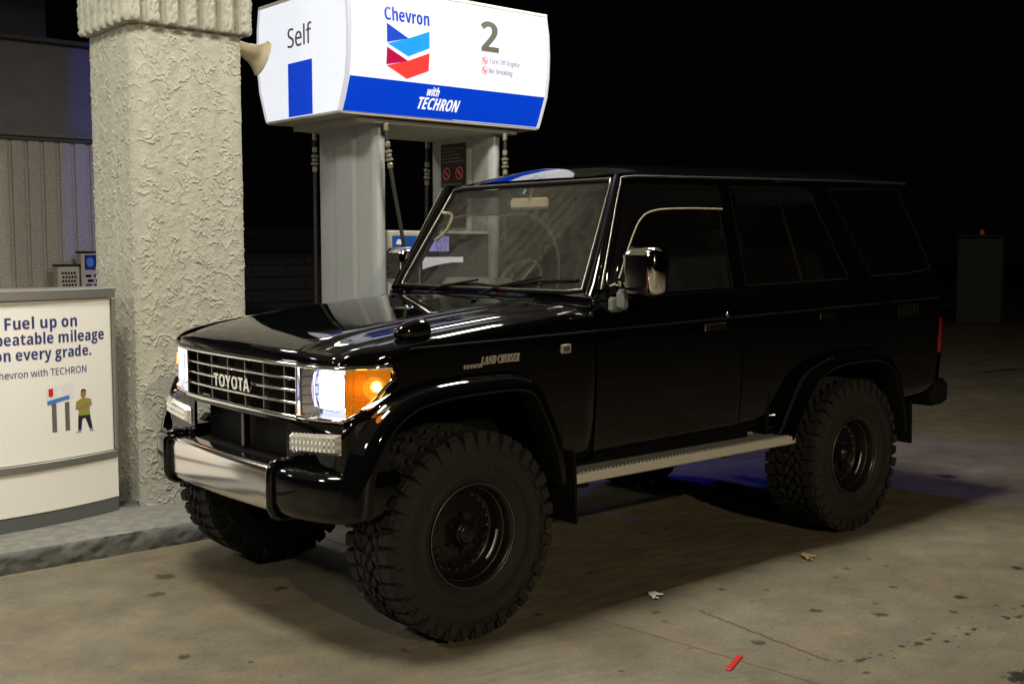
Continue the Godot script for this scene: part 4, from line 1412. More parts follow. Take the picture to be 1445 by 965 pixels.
		side_panel(qu, s, [2.788, 2.792, 2.86, 2.92, 2.98, 3.04, 3.10, 3.15, 3.19, 3.22, 3.25, 3.28, 3.31, 3.33, 3.35, 3.37, 3.42, 3.50, 3.6, 3.7, 3.78, 3.83, 3.86], func(x): return maxf(0.62, arch_y(ARCH_R, x - AXLE_R, 0.03)), belt, 14)
		var quo := obj("rear_quarter", qu, M.paint, car)
		# waist moulding
		var wm := S()
		var wp := []
		for k in 30:
			var x := lerpf(-0.25, 3.84, k / 29.0)
			wp.append(Vector3(x, 1.212, s * (zs(x, 1.212) + 0.001)))
		tube(wm, wp, 0.006, 6)
		obj("waist_moulding", wm, M.seal, car)
		# door handles
		for hx in [1.62, 2.60]:
			var pocket := S()
			bx(pocket, Vector3(hx, 1.175, s * (zs(hx, 1.175) + 0.002)), Vector3(0.165, 0.038, 0.008), 0.003)
			var par := fdo if hx < 2.0 else rdo
			var ho := obj("handle", pocket, M.chrome, par)
			var inn := S()
			bx(inn, Vector3(hx + 0.005, 1.174, s * (zs(hx, 1.175) + 0.0065)), Vector3(0.105, 0.016, 0.004), 0.001)
			obj("handle_recess", inn, M.black, ho)
		var lock := S()
		lathe(lock, [Vector2(0.013, 0), Vector2(0.013, 0.006), Vector2(0.008, 0.008), Vector2(0.001, 0.008)], 16, axis_xf(Vector3(1.72, 1.232, s * zs(1.72, 1.232)), Vector3(0, 0, s)))
		obj("lock_barrel", lock, M.chrome, fdo)
		# fuel flap and vent on the rear quarter
		if s > 0:
			var vent := S()
			for k in 6: bx(vent, Vector3(3.33 + 0.042 * k, 1.155, zs(3.4, 1.155) + 0.002), Vector3(0.03, 0.075, 0.012), 0.003)
			obj("air_vent", vent, M.seal, quo)
			var ff := S()
			bx(ff, Vector3(3.15, 1.218, zs(3.15, 1.218) + 0.003), Vector3(0.15, 0.022, 0.012), 0.004)
			obj("flap_hinge", ff, M.paint, quo)
		# side marker lamp and lettering on the wing
		var mk := S()
		bx(mk, Vector3(0.588, 1.148, s * (zs(0.588, 1.148) + 0.004)), Vector3(0.062, 0.042, 0.014), 0.005)
		var mko := obj("side_marker", mk, M.crystal, car)
		var mk2 := S()
		bx(mk2, Vector3(0.588, 1.148, s * (zs(0.588, 1.148) + 0.011)), Vector3(0.036, 0.022, 0.004), 0.001)
		obj("marker_bulb", mk2, M.bark, mko)
		var fnw := func(x: float, y: float, d: float) -> Vector3:
			var xx := x if s > 0 else 0.33 - x
			return Vector3(xx, y + SH * xx, s * (zs(xx, y) + d))
		var oldshear := shear
		shear = 0.0
		lettering(car, "badge_lettering", "TOYOTA", 0.012, 0.112, 1.108, 1.124, fnw, M.badge, 700, 0.005)
		lettering(car, "badge_lettering", "LAND CRUISER", 0.108, 0.318, 1.118, 1.152, fnw, M.badge, 700, 0.005, true, true)
		shear = oldshear
		flare(car, ARCH_F, 0.0, s)
		flare(car, ARCH_R, AXLE_R, s)
		# mud flaps
		for q in [[0.585, 0.70, 0.37, 0.16], [AXLE_R + 0.615, 0.62, 0.36, 0.10]]:
			var mf := S()
			bx(mf, Vector3(q[0], (q[1] + q[2]) / 2, s * 0.79), Vector3(0.014, q[1] - q[2], 0.27), 0.004, Basis(Vector3(0, 0, 1), 0.04))
			obj("mud_flap", mf, M.seal, car)

		# ---- glasshouse
		var T := func(pts: Array, dz: float) -> Array: return pts.map(func(p): return Vector3(p.x, p.y, s * (zs(p.x, p.y) + dz)))
		var loops := [
			["front_door_frame", [Vector2(0.80, 1.354), Vector2(1.075, 1.905), Vector2(1.50, 1.912), Vector2(1.835, 1.912), Vector2(1.848, 1.60), Vector2(1.852, 1.354), Vector2(1.50, 1.354), Vector2(1.0, 1.354)],
				[Vector2(0.895, 1.372), Vector2(1.125, 1.868), Vector2(1.50, 1.874), Vector2(1.775, 1.874), Vector2(1.79, 1.60), Vector2(1.795, 1.366), Vector2(1.50, 1.366), Vector2(1.0, 1.368)]],
			["rear_door_frame", [Vector2(1.842, 1.354), Vector2(1.842, 1.60), Vector2(1.842, 1.912), Vector2(2.25, 1.912), Vector2(2.63, 1.912), Vector2(2.78, 1.64), Vector2(2.92, 1.354), Vector2(2.40, 1.354)],
				[Vector2(1.905, 1.366), Vector2(1.900, 1.60), Vector2(1.895, 1.874), Vector2(2.25, 1.874), Vector2(2.575, 1.874), Vector2(2.71, 1.64), Vector2(2.84, 1.366), Vector2(2.40, 1.366)]],
			["quarter_frame", [Vector2(2.925, 1.354), Vector2(2.79, 1.64), Vector2(2.64, 1.912), Vector2(3.10, 1.912), Vector2(3.60, 1.912), Vector2(3.74, 1.64), Vector2(3.86, 1.354), Vector2(3.40, 1.354)],
				[Vector2(3.075, 1.372), Vector2(2.915, 1.64), Vector2(2.79, 1.88), Vector2(3.15, 1.884), Vector2(3.535, 1.884), Vector2(3.67, 1.64), Vector2(3.785, 1.39), Vector2(3.42, 1.372)]]]
		for L in loops:
			var fr := S()
			ring(fr, T.call(L[1], 0.0), T.call(L[2], 0.0))
			ring(fr, T.call(L[2], 0.0), T.call(L[2], -0.02))
			ring(fr, T.call(L[1], 0.0), T.call(L[1], -0.02))
			var fro := obj(L[0], fr, M.paint, car)
			var gl := S()
			fan(gl, T.call(L[2], -0.012))
			obj("window_glass", gl, M.tint if L[0] != "front_door_frame" else M.smoke, fro)
			var sl := S()
			var lp: Array = T.call(L[2], -0.004)
			var dn := []
			for i in lp.size():
				for k in 6: dn.append(lp[i].lerp(lp[(i + 1) % lp.size()], k / 6.0))
			tube(sl, dn, 0.006, 6, true)
			obj("window_seal", sl, M.seal, fro)
			if L[0] == "rear_door_frame":
				var dv := S()
				tube(dv, T.call([Vector2(2.30, 1.874), Vector2(2.40, 1.366)], -0.006), 0.010, 6)
				obj("window_divider", dv, M.seal, fro)
				var vz := S()
				grid(vz, [T.call([Vector2(1.89, 1.885), Vector2(2.1, 1.888), Vector2(2.32, 1.888), Vector2(2.58, 1.885)], 0.004), T.call([Vector2(1.89, 1.84), Vector2(2.1, 1.84), Vector2(2.32, 1.84), Vector2(2.595, 1.84)], 0.028), T.call([Vector2(1.895, 1.775), Vector2(2.1, 1.778), Vector2(2.32, 1.78), Vector2(2.60, 1.79)], 0.034)])
				obj("wind_visor", vz, M.smoke, fro)
			if L[0] == "front_door_frame":
				var e0 := dense([Vector2(0.862, 1.385), Vector2(0.96, 1.60), Vector2(1.06, 1.80), Vector2(1.13, 1.885), Vector2(1.28, 1.888), Vector2(1.50, 1.888), Vector2(1.79, 1.885)], 6)
				var e1 := dense([Vector2(0.872, 1.412), Vector2(0.935, 1.442), Vector2(1.045, 1.60), Vector2(1.145, 1.715), Vector2(1.255, 1.757), Vector2(1.48, 1.767), Vector2(1.765, 1.764)], 6)
				var mid := []
				for i in e0.size(): mid.append(e0[i].lerp(e1[i], 0.5))
				var vz := S()
				grid(vz, [T.call(e0, 0.003), T.call(mid, 0.03), T.call(e1, 0.036)])
				var vo := obj("wind_visor", vz, M.smoke, fro)
				var ve := S()
				tube(ve, T.call(e1, 0.036), 0.0042, 6)
				obj("visor_edge", ve, M.trim_tan, vo)
		# gutter along the roof
		var gt := S()
		var gp := []
		for p in [Vector2(0.835, 1.40), Vector2(0.95, 1.64), Vector2(1.065, 1.875), Vector2(1.12, 1.918), Vector2(1.5, 1.924), Vector2(2.4, 1.926), Vector2(3.2, 1.926), Vector2(3.62, 1.922)]:
			gp.append(Vector3(p.x, p.y, s * (zs(p.x, p.y) + 0.014)))
		tube(gt, dense(gp, 5), 0.0055, 6)
		obj("roof_gutter", gt, M.satin, car)

		# ---- lamps
		var zl := []
		for k in 9: zl.append(lerpf(0.508, 0.757, k / 8.0))
		var at := func(z: float, y: float, d: float) -> Vector3: return Vector3(fx(z) - d, y, s * z)
		var house := S()
		grid(house, [zl.map(func(z): return at.call(z, 1.142, -0.004)), zl.map(func(z): return at.call(z, 1.12, -0.06)), zl.map(func(z): return at.call(z, 0.98, -0.07)), zl.map(func(z): return at.call(z, 0.948, -0.004))])
		smooth(house, false)
		quad(house, at.call(0.7585, 1.145, 0.0), at.call(0.7585, 1.145, -0.075), at.call(0.7585, 0.948, -0.075), at.call(0.7585, 0.948, 0.0))
		var hl := obj("headlight", house, M.chrome, car)
		var core := S()
		var lz := [0.592, 0.600, 0.615, 0.67, 0.735, 0.748, 0.755]
		var ly := [0.983, 0.992, 1.005, 1.055, 1.115, 1.130, 1.138]
		rows = []
		for y in ly:
			var row := []
			for z in lz:
				var e := minf(minf(z - 0.592, 0.755 - z), minf(y - 0.983, 1.138 - y))
				row.append(at.call(z, y, -0.034 + 0.024 * smoothstep(0.0, 0.03, e)))
			rows.append(row)
		grid(core, rows)
		obj("lamp_lens", core, M.beam, hl)
		var lf := S()
		tube(lf, dense([at.call(0.598, 0.990, -0.006), at.call(0.594, 1.06, -0.006), at.call(0.600, 1.130, -0.006), at.call(0.67, 1.138, -0.006), at.call(0.748, 1.136, -0.006), at.call(0.754, 1.06, -0.006), at.call(0.748, 0.988, -0.006), at.call(0.67, 0.982, -0.006), at.call(0.598, 0.990, -0.006)], 4), 0.0035, 6)
		obj("lens_frame", lf, M.chrome, hl)
		for k in 5:
			var fac := S()
			var y0 := 0.955 + 0.037 * k
			quad(fac, at.call(0.512, y0, -0.012), at.call(0.575, y0 + 0.008, -0.045), at.call(0.575, y0 + 0.04, -0.045), at.call(0.512, y0 + 0.032, -0.012))
			obj("reflector_facet", fac, M.chrome, hl)
		var low := S()
		grid(low, [[at.call(0.625, 0.978, -0.02), at.call(0.67, 0.978, -0.02), at.call(0.752, 0.978, -0.02)], [at.call(0.638, 0.956, -0.010), at.call(0.67, 0.951, -0.010), at.call(0.752, 0.953, -0.010)]])
		obj("lower_reflector", low, M.beam_soft, hl)
		var bow := S()
		var bp := []
		for k in 9: bp.append(at.call(0.586 - 0.02 * sin(PI * k / 8.0), lerpf(0.985, 1.13, k / 8.0), -0.022))
		tube(bow, bp, 0.007, 6)
		obj("reflector_rim", bow, M.beam_soft, hl)
		var cov := S()
		grid(cov, [zl.map(func(z): return at.call(z, 0.95, 0.001)), zl.map(func(z): return at.call(z, 1.045, 0.005)), zl.map(func(z): return at.call(z, 1.14, 0.001))])
		obj("lens_cover", cov, M.lens, hl)
		var red := S()
		tube(red, dense([at.call(0.565, 1.10, -0.02), at.call(0.55, 1.06, -0.02), at.call(0.548, 1.025, -0.02), at.call(0.575, 0.995, -0.02)], 4), 0.0025, 6)
		obj("red_wire", red, M.red_lens, hl)
		# amber corner lamp, wrapped round the corner
		var back := S()
		grid(back, [[at.call(0.762, 1.14, -0.03), at.call(0.80, 1.14, -0.03), at.call(0.84, 1.14, -0.012)], [at.call(0.762, 0.96, -0.03), at.call(0.80, 1.0, -0.03), at.call(0.84, 1.10, -0.012)]])
		var ca := S()
		var cb := S()
		var rows_a := []
		for k in 13:
			var z := lerpf(0.761, 0.844, k / 12.0)
			var yb := curve([Vector2(0.0, 0.957), Vector2(0.4, 0.985), Vector2(0.75, 1.045), Vector2(1.0, 1.10)], k / 12.0)
			var row := []
			for m in 8: row.append(at.call(z, lerpf(yb, 1.142, m / 7.0), 0.003 + (0.0012 if k % 2 else 0.0)))
			rows_a.append(row)
		grid(ca, rows_a, false)
		var cl := obj("corner_lamp", ca, M.amber, car)
		lathe(cb, [Vector2(0.024, 0.0), Vector2(0.021, 0.006), Vector2(0.012, 0.011), Vector2(0.001, 0.013)], 18, axis_xf(at.call(0.814, 1.075, -0.018), Vector3(-0.5, 0, s * 0.85)))
		obj("amber_bulb", cb, M.amber_hot, cl)
		var cm := S()
		lathe(cm, [Vector2(0.046, 0.0), Vector2(0.04, 0.004), Vector2(0.02, 0.006), Vector2(0.001, 0.006)], 9, axis_xf(at.call(0.808, 1.068, -0.022), Vector3(-0.5, 0, s * 0.85)), false)
		obj("bulb_halo", cm, M.amber_mid, cl)  # glowing disc put in as a soft halo round the bulb
		for k in 9:
			var rb := S()
			var z := 0.764 + 0.0055 * k
			tube(rb, [at.call(z, 0.972, 0.006), at.call(z, 1.135, 0.006)], 0.0009, 4)
			obj("lens_rib", rb, M.amber_back, cl)
		for k in 8:
			var rb := S()
			var y := 0.99 + 0.0185 * k
			tube(rb, [at.call(0.763, y, 0.006), at.call(0.79, y, 0.006), at.call(lerpf(0.79, 0.838, clampf((y - 0.98) / 0.09, 0.1, 1.0)), y, 0.006)], 0.0009, 4)
			obj("lens_rib", rb, M.amber_back, cl)
		obj("amber_reflector", back, M.amber_back, cl)
		# chrome surround of lamp and corner lamp
		var bz := S()
		var bpth := []
		for z in [0.505, 0.58, 0.65, 0.745, 0.765, 0.79, 0.815, 0.835, 0.845]: bpth.append(at.call(z, 1.149, 0.006))
		bpth.append(Vector3(-0.326, 1.11, s * 0.849))
		for k in 6:
			var kk := 1.0 - (k + 0.5) / 6.0
			bpth.append(at.call(lerpf(0.761, 0.844, kk), curve([Vector2(0.0, 0.957), Vector2(0.4, 0.985), Vector2(0.75, 1.045), Vector2(1.0, 1.10)], kk) - 0.010, 0.006))
		for z in [0.755, 0.65, 0.58, 0.505]: bpth.append(at.call(z, 0.943, 0.006))
		tube(bz, bpth, 0.0095, 8)
		obj("lamp_surround", bz, M.chrome, car)
		# clear turn lamp in the valance
		var tl := S()
		rows = []
		for k in 25:
			var z := lerpf(0.465, 0.785, k / 24.0)
			var row := []
			for m in 7:
				var y := lerpf(0.795 + 0.022 * k / 24.0, 0.876 + 0.024 * k / 24.0, m / 6.0)
				var e := 1.0 if k > 0 and k < 24 and m > 0 and m < 6 else 0.0
				row.append(Vector3(vx(z) - (-0.002 + 0.014 * e + (0.003 if k % 2 else 0.0) + (0.003 if m % 2 else 0.0)), y, s * z))
			rows.append(row)
		grid(tl, rows, false)
		obj("turn_lamp", tl, M.crystal, car)
	shear = SH

	# ---- nose: valance, grille
	var val := S()
	rows = []
	for k in 65:
		var z := lerpf(-0.856, 0.856, k / 64.0)
		var yt := 0.940
		var kk := clampf((absf(z) - 0.762) / 0.083, 0, 1)
		yt = lerpf(0.940, 1.085, kk * kk) if kk > 0 else 0.940
		var row := [Vector3(fx(z) + 0.03, yt, z)]
		for m in 14:
			var y := lerpf(yt - 0.004, 0.62, m / 13.0)
			row.append(Vector3(lerpf(fx(z) + 0.004, vx(z), smoothstep(0.0, 0.05, yt - y)), y, z))
		rows.append(row)
	smooth(val, true)
	for i in rows.size() - 1:
		for k in rows[i].size() - 1:
			var mid: Vector3 = (rows[i][k] + rows[i + 1][k + 1]) * 0.5
			if absf(mid.z) < 0.43 and mid.y > 0.748 and mid.y < 0.900: continue
			quad(val, rows[i][k], rows[i][k + 1], rows[i + 1][k + 1], rows[i + 1][k])
	var valance := obj("front_valance", val, M.paint, car)
	var ip := S()
	rows = []
	for k in 23:
		var z := lerpf(-0.44, 0.44, k / 22.0)
		rows.append([Vector3(vx(z) + 0.003, 0.915, z), Vector3(vx(z) + 0.085, 0.908, z), Vector3(vx(z) + 0.085, 0.742, z), Vector3(vx(z) + 0.003, 0.735, z)])
	grid(ip, rows, false)
	obj("intake_panel", ip, M.black, valance)
	var mouth := S()
	for z in [0.0]: bx(mouth, Vector3(vx(z) + 0.05, 0.825, z * 0.62), Vector3(0.03, 0.15, 0.03), 0.004)
	obj("intake_strut", mouth, M.paint, valance)
	var lipb := S()
	rows = []
	for k in 41:
		var z := lerpf(-0.846, 0.846, k / 40.0)
		rows.append([Vector3(fx(z) + 0.02, 1.156, z), Vector3(fx(z) - 0.008, 1.156, z), Vector3(fx(z) - 0.010, 1.164, z), Vector3(fx(z) + 0.02, 1.166, z)])
	grid(lipb, rows)
	obj("nose_strip", lipb, M.paint, car)
	var gb := S()
	rows = []
	for k in 21:
		var z := lerpf(-0.5, 0.5, k / 20.0)
		rows.append([Vector3(fx(z) + 0.055, 1.146, z), Vector3(fx(z) + 0.06, 0.935, z)])
	grid(gb, rows)
	for z in [-0.5, 0.5]: bx(gb, Vector3(fx(z) + 0.03, 1.04, z), Vector3(0.06, 0.21, 0.006), 0.001)
	var grille := obj("grille", gb, M.black, car)
	for y in [1.092, 1.043, 0.993]:
		var gbar := S()
		var a := []
		for k in 21:
			var z := lerpf(-0.5, 0.5, k / 20.0)
			a.append(Vector3(fx(z) + 0.004, y, z))
		tube(gbar, a, 0.0065, 8)
		obj("grille_bar", gbar, M.chrome, grille)
	for z in [-0.40, -0.24, -0.08, 0.08, 0.24, 0.40]:
		for seg in [[1.138, 1.098], [1.086, 1.049], [1.037, 0.999], [0.987, 0.945]]:
			var gv := S()
			bx(gv, Vector3(fx(z) + 0.018, (seg[0] + seg[1]) / 2, z), Vector3(0.03, seg[0] - seg[1], 0.009), 0.002)
			obj("grille_post", gv, M.satin, grille)
	for e in [[1.149, 0.0095], [0.937, 0.012]]:
		var gf := S()
		var a := []
		for k in 21:
			var z := lerpf(-0.506, 0.506, k / 20.0)
			a.append(Vector3(fx(z) - 0.005, e[0], z))
		tube(gf, a, e[1], 8)
		obj("grille_frame", gf, M.chrome, grille)
	for z in [-0.502, 0.502]:
		var gs := S()
		bx(gs, Vector3(fx(z) - 0.002, 1.043, z), Vector3(0.018, 0.205, 0.012), 0.004)
		obj("grille_side", gs, M.chrome, grille)
	shear = 0.0
	lettering(grille, "badge_lettering", "TOYOTA", -0.165, 0.165, 1.010, 1.066, func(z, y, d): return Vector3(-0.586 - d, y - 0.012, z), M.chrome, 700, 0.014)
	shear = SH

	# ---- front bumper
	var cz := []
	for k in 13: cz.append(lerpf(-0.475, 0.475, k / 12.0))
	var bum := S()
	var sec := [Vector2(-0.585, 0.742), Vector2(-0.655, 0.752), Vector2(-0.678, 0.748), Vector2(-0.692, 0.735), Vector2(-0.697, 0.715), Vector2(-0.697, 0.60), Vector2(-0.690, 0.575), Vector2(-0.672, 0.560), Vector2(-0.60, 0.556)]
	rows = []
	for p in sec:
		rows.append(cz.map(func(z): return Vector3(p.x + 0.02 * pow(z / 0.475, 2.0), p.y, z)))
	grid(bum, rows)
	var front_bumper := obj("front_bumper", bum, M.chrome_worn, car)
	for s in [-1.0, 1.0]:
		# black hoop at each end of the bright middle, then the painted end
		var hoop := S()
		var hpth := []
		for p in [Vector2(-0.60, 0.765), Vector2(-0.66, 0.770), Vector2(-0.69, 0.760), Vector2(-0.705, 0.735), Vector2(-0.706, 0.66), Vector2(-0.704, 0.59), Vector2(-0.69, 0.558), Vector2(-0.66, 0.545), Vector2(-0.60, 0.543)]: hpth.append(Vector3(p.x + 0.02, p.y, s * 0.49))
		tube(hoop, hpth, 0.018, 8)
		obj("bumper_hoop", hoop, M.paint, front_bumper)
		var wg := S()
		var plan := dense([Vector2(-0.68, 0.50), Vector2(-0.665, 0.62), Vector2(-0.62, 0.75), Vector2(-0.55, 0.84), Vector2(-0.46, 0.885), Vector2(-0.34, 0.905)], 5)
		rows = []
		for i in plan.size():
			var p: Vector2 = plan[i]
			var t: Vector2 = (plan[mini(i + 1, plan.size() - 1)] - plan[maxi(i - 1, 0)]).normalized()
			var nrm := Vector2(-t.y, t.x)
			var k := float(i) / (plan.size() - 1)
			var row := []
			for e in [[-0.12, 0.752], [-0.05, 0.756], [-0.02, 0.750], [-0.005, 0.736], [0.0, 0.715], [0.0, 0.61], [-0.008, 0.580], [-0.03, 0.560], [-0.10, 0.550]]:
				var q: Vector2 = p + nrm * e[0]
				row.append(Vector3(q.x, e[1] - 0.012 * k, s * q.y))
			rows.append(row)
		grid(wg, rows)
		fan(wg, rows[-1]); fan(wg, rows[0])
		obj("bumper_end", wg, M.paint, front_bumper)

	# ---- windscreen and roof
	var wb := Vector2(0.765, 1.372)
	var wt := Vector2(1.095, 1.915)
	var ws := func(u: float, v: float, d: float) -> Vector3:   # u -1..1 across, v 0..1 up
		var hw := lerpf(0.735, 0.625, v)
		var x := lerpf(wb.x, wt.x, v) + 0.05 * u * u * (1.0 - 0.4 * v)
		return Vector3(x - 0.83 * d, lerpf(wb.y, wt.y, v) + 0.55 * d, u * hw)
	var gw := S()
	rows = []
	for i in 9:
		var row := []
		for k in 17: row.append(ws.call(lerpf(-0.985, 0.985, k / 16.0), lerpf(0.02, 0.975, i / 8.0), 0.0))
		rows.append(row)
	grid(gw, rows)
	var wsc := obj("windscreen", gw, M.glass, car)
	var fim := Image.create(512, 256, false, Image.FORMAT_RGBA8)
	var fn1 := noise(0.22, 91, 3)
	var fn2 := noise(0.03, 92, 4)
	for py in 256:
		for px in 512:
			var u := lerpf(-0.735, 0.735, px / 511.0)
			var v := (1.0 - py / 255.0) * 0.64
			var ra := Vector2(u + 0.45, v + 0.06).length()
			var rb := Vector2(u - 0.05, v + 0.06).length()
			var rr := minf(ra, rb)
			var al := 0.028 + 0.028 * fn2.get_noise_2d(px, py)
			if rr < 0.52:
				al += 0.07 * maxf(0.0, fn1.get_noise_2d(rr * 700.0, fn2.get_noise_2d(px * 0.5, py * 0.5) * 4.0))
			elif rr < 0.535: al += 0.07
			else: al += 0.02
			fim.set_pixel(px, py, Color(1, 1, 1, clampf(al, 0.0, 1.0)))
	var fm_ := mat(Color(0.42, 0.40, 0.33), 0.95)
	fm_.albedo_texture = ImageTexture.create_from_image(fim)
	fm_.transparency = BaseMaterial3D.TRANSPARENCY_ALPHA
	var fs_ := S()
	smooth(fs_, true)
	for i in 8:
		for k in 16:
			for e in [[0, 0], [1, 0], [1, 1], [0, 0], [1, 1], [0, 1]]:
				var uu: float = (k + e[0]) / 16.0
				var vv: float = (i + e[1]) / 8.0
				fs_.set_uv(Vector2(uu, 1.0 - vv))
				vt(fs_, ws.call(lerpf(-0.975, 0.975, uu), lerpf(0.03, 0.965, vv), 0.002))
	obj("dust_film", fs_, fm_, wsc)
	var loop := []
	for k in 16: loop.append(ws.call(lerpf(-0.97, 0.97, k / 16.0), 0.012, 0.006))
	for k in 14: loop.append(ws.call(0.985, lerpf(0.03, 0.965, k / 14.0), 0.006))
	for k in 16: loop.append(ws.call(lerpf(0.97, -0.97, k / 16.0), 0.982, 0.006))
	for k in 14: loop.append(ws.call(-0.985, lerpf(0.965, 0.03, k / 14.0), 0.006))
	var sl := S()
	tube(sl, loop, 0.014, 8, true)
	obj("windscreen_seal", sl, M.seal, wsc)
	var ctr := S()
	var cl2 := []
	for p in loop: cl2.append(p + Vector3(-0.83, 0.55, 0) * 0.012)
	tube(ctr, cl2, 0.005, 6, true)
	obj("bright_moulding", ctr, M.satin, wsc)
	# pillars beside the screen
	for s in [-1.0, 1.0]:
		var pl := S()
		rows = []
		for i in 12:
			var v := i / 11.0
			var a: Vector3 = ws.call(s * 0.99, v, 0.0)
			var yy := lerpf(1.354, 1.93, v)
			var xo := lerpf(0.805, 1.085, v)
			var b := Vector3(xo, yy, s * (zs(xo, yy) + 0.002))
			rows.append([a + Vector3(0.03, -0.01, -s * 0.012), a, a.lerp(b, 0.35) + Vector3(-0.02, 0.012, s * 0.004), a.lerp(b, 0.75) + Vector3(-0.014, 0.008, s * 0.010), b, b + Vector3(0.03, 0, -s * 0.03)])
		grid(pl, rows)
		obj("screen_pillar", pl, M.paint, car)
	var cow := S()
	rows = []
	for i in 6:
		var row := []
		var v := i / 5.0
		for k in 13:
			var z := lerpf(-0.80, 0.80, k / 12.0)
			row.append(Vector3(lerpf(0.705, 0.80, v) + 0.03 * pow(z / 0.8, 2.0) * v, lerpf(1.335, 1.372, v) - 0.015 * (1.0 - v) - 0.02 * pow(z / 0.8, 4.0), z))
		rows.append(row)
	grid(cow, rows)
	var cowl := obj("cowl", cow, M.paint, car)
	for c in [-0.35, 0.25]:
		var lv := S()
		for k in 14: bx(lv, Vector3(0.745, 1.357, c + (k - 7) * 0.022), Vector3(0.05, 0.006, 0.010), 0.002)
		obj("cowl_louvres", lv, M.seal, cowl)
	var roof := S()
	rows = []
	for i in 33:
		var u := i / 32.0
		var row := []
		for k in 25:
			var q := lerpf(-1.0, 1.0, k / 24.0)
			var x := lerpf(1.082 + 0.035 * q * q, 3.63, u)
			var ease := sin(clampf(u / 0.15, 0, 1) * PI / 2)
			ease = minf(ease, sqrt(clampf((1.0 - u) / 0.06, 0, 1)))
			var y := 1.922 + 0.095 * (1.0 - pow(absf(q), 3.0)) * lerpf(0.12, 1.0, ease)
			row.append(Vector3(x, y, q * 0.692))
		rows.append(row)
	grid(roof, rows)
	obj("roof", roof, M.paint, car)
	var lin := S()
	grid(lin, [[Vector3(1.13, 1.895, -0.64), Vector3(1.13, 1.895, 0.64)], [Vector3(3.55, 1.90, -0.64), Vector3(3.55, 1.90, 0.64)]])
	obj("headlining", lin, M.dash, car)
	# tail
	var tg := S()
	rows = []
	for e in [Vector2(3.61, 1.918), Vector2(3.735, 1.64), Vector2(3.865, 1.354), Vector2(3.90, 1.25), Vector2(3.915, 0.95), Vector2(3.91, 0.70), Vector2(3.86, 0.64)]:
		var row := []
		for k in 13:
			var q := lerpf(-1.0, 1.0, k / 12.0)
			row.append(Vector3(e.x + 0.03 * (1.0 - pow(absf(q), 4.0)), e.y, q * (zs(e.x - 0.06, e.y) - 0.004)))
		rows.append(row)
	grid(tg, rows)
	obj("tailgate", tg, M.paint, car)
	for s in [-1.0, 1.0]:
		var lt := S()
		bx(lt, Vector3(3.905, 0.97, s * 0.755), Vector3(0.05, 0.24, 0.10), 0.015)
		obj("tail_lamp", lt, M.red_lens, car)
	var rb := S()
	bx(rb, Vector3(3.93, 0.60, 0), Vector3(0.20, 0.17, 1.62), 0.035)
	obj("rear_bumper", rb, M.seal, car)
	shear = 0.0
	var ex := S()
	tube(ex, [Vector3(3.3, 0.55, 0.55), Vector3(3.75, 0.545, 0.62)], 0.032, 12)
	obj("exhaust_pipe", ex, M.rim, car)

	# ---- running boards (level, not raked)
	for s in [-1.0, 1.0]:
		var bd := S()
		bx(bd, Vector3(1.40, 0.585, s * 0.915), Vector3(1.62, 0.045, 0.022), 0.006)
		bx(bd, Vector3(1.40, 0.607, s * 0.72), Vector3(1.62, 0.014, 0.02), 0.004)
		var board := obj("running_board", bd, M.step, car)
		var pd := S()
		bx(pd, Vector3(1.40, 0.597, s * 0.815), Vector3(1.60, 0.016, 0.18), 0.003)
		for k in 4: bx(pd, Vector3(1.40, 0.607, s * (0.755 + 0.035 * k)), Vector3(1.60, 0.006, 0.012), 0.002)
		obj("tread_plate", pd, M.step_pad, board)
		var tt := S()
		for k in 64: bx(tt, Vector3(0.62 + 0.0247 * k, 0.610, s * 0.908), Vector3(0.010, 0.008, 0.012), 0.003)
		obj("tread_teeth", tt, M.step, board)
		var br := S()
		for x in [0.75, 1.4, 2.05]: bx(br, Vector3(x, 0.57, s * 0.68), Vector3(0.05, 0.03, 0.45), 0.005)
		bx(br, Vector3(0.63, 0.563, s * 0.875), Vector3(0.10, 0.05, 0.07), 0.005)
		obj("board_bracket", br, M.black, board)

	# ---- door mirror: bright shell on a short arm
	for s in [-1.0, 1.0]:
		var mz: float = 0.985 if s > 0 else -0.925
		var ms := S()
		var outl := [Vector2(-0.095, -0.085), Vector2(-0.07, -0.105), Vector2(0.07, -0.108), Vector2(0.098, -0.09), Vector2(0.102, 0.08), Vector2(0.075, 0.108), Vector2(-0.07, 0.110), Vector2(-0.098, 0.085)]
		rows = []
		for e in [[0.055, 0.62], [0.045, 0.90], [0.02, 1.0], [-0.02, 1.0], [-0.045, 0.96], [-0.062, 0.84], [-0.066, 0.6]]:
			rows.append(outl.map(func(p): return Vector3(0.955 + e[0], 1.498 + p.y * e[1], mz + p.x * e[1])))
		grid(ms, rows, true, true)
		fan(ms, rows[0]); fan(ms, rows[-1])
		var mo := obj("door_mirror", ms, M.chrome, car)
		mo.position = Vector3.ZERO
		var fr := S()
		bx(fr, Vector3(0.889, 1.50, mz), Vector3(0.006, 0.15, 0.135), 0.012)
		obj("mirror_back", fr, M.chrome if s > 0 else M.paint, mo)
		var am := S()
		bx(am, Vector3(0.93, 1.435, s * 0.865), Vector3(0.06, 0.06, 0.06), 0.012)
		obj("mirror_knuckle", am, M.chrome, mo)
		var ar := S()
		bx(ar, Vector3(0.93, 1.365, s * 0.862), Vector3(0.055, 0.09, 0.05), 0.014)
		bx(ar, Vector3(0.915, 1.345, s * 0.835), Vector3(0.09, 0.07, 0.03), 0.012)
		obj("mirror_arm", ar, M.step_pad, mo)
	# small view mirror standing on the near wing
	var fm := S()
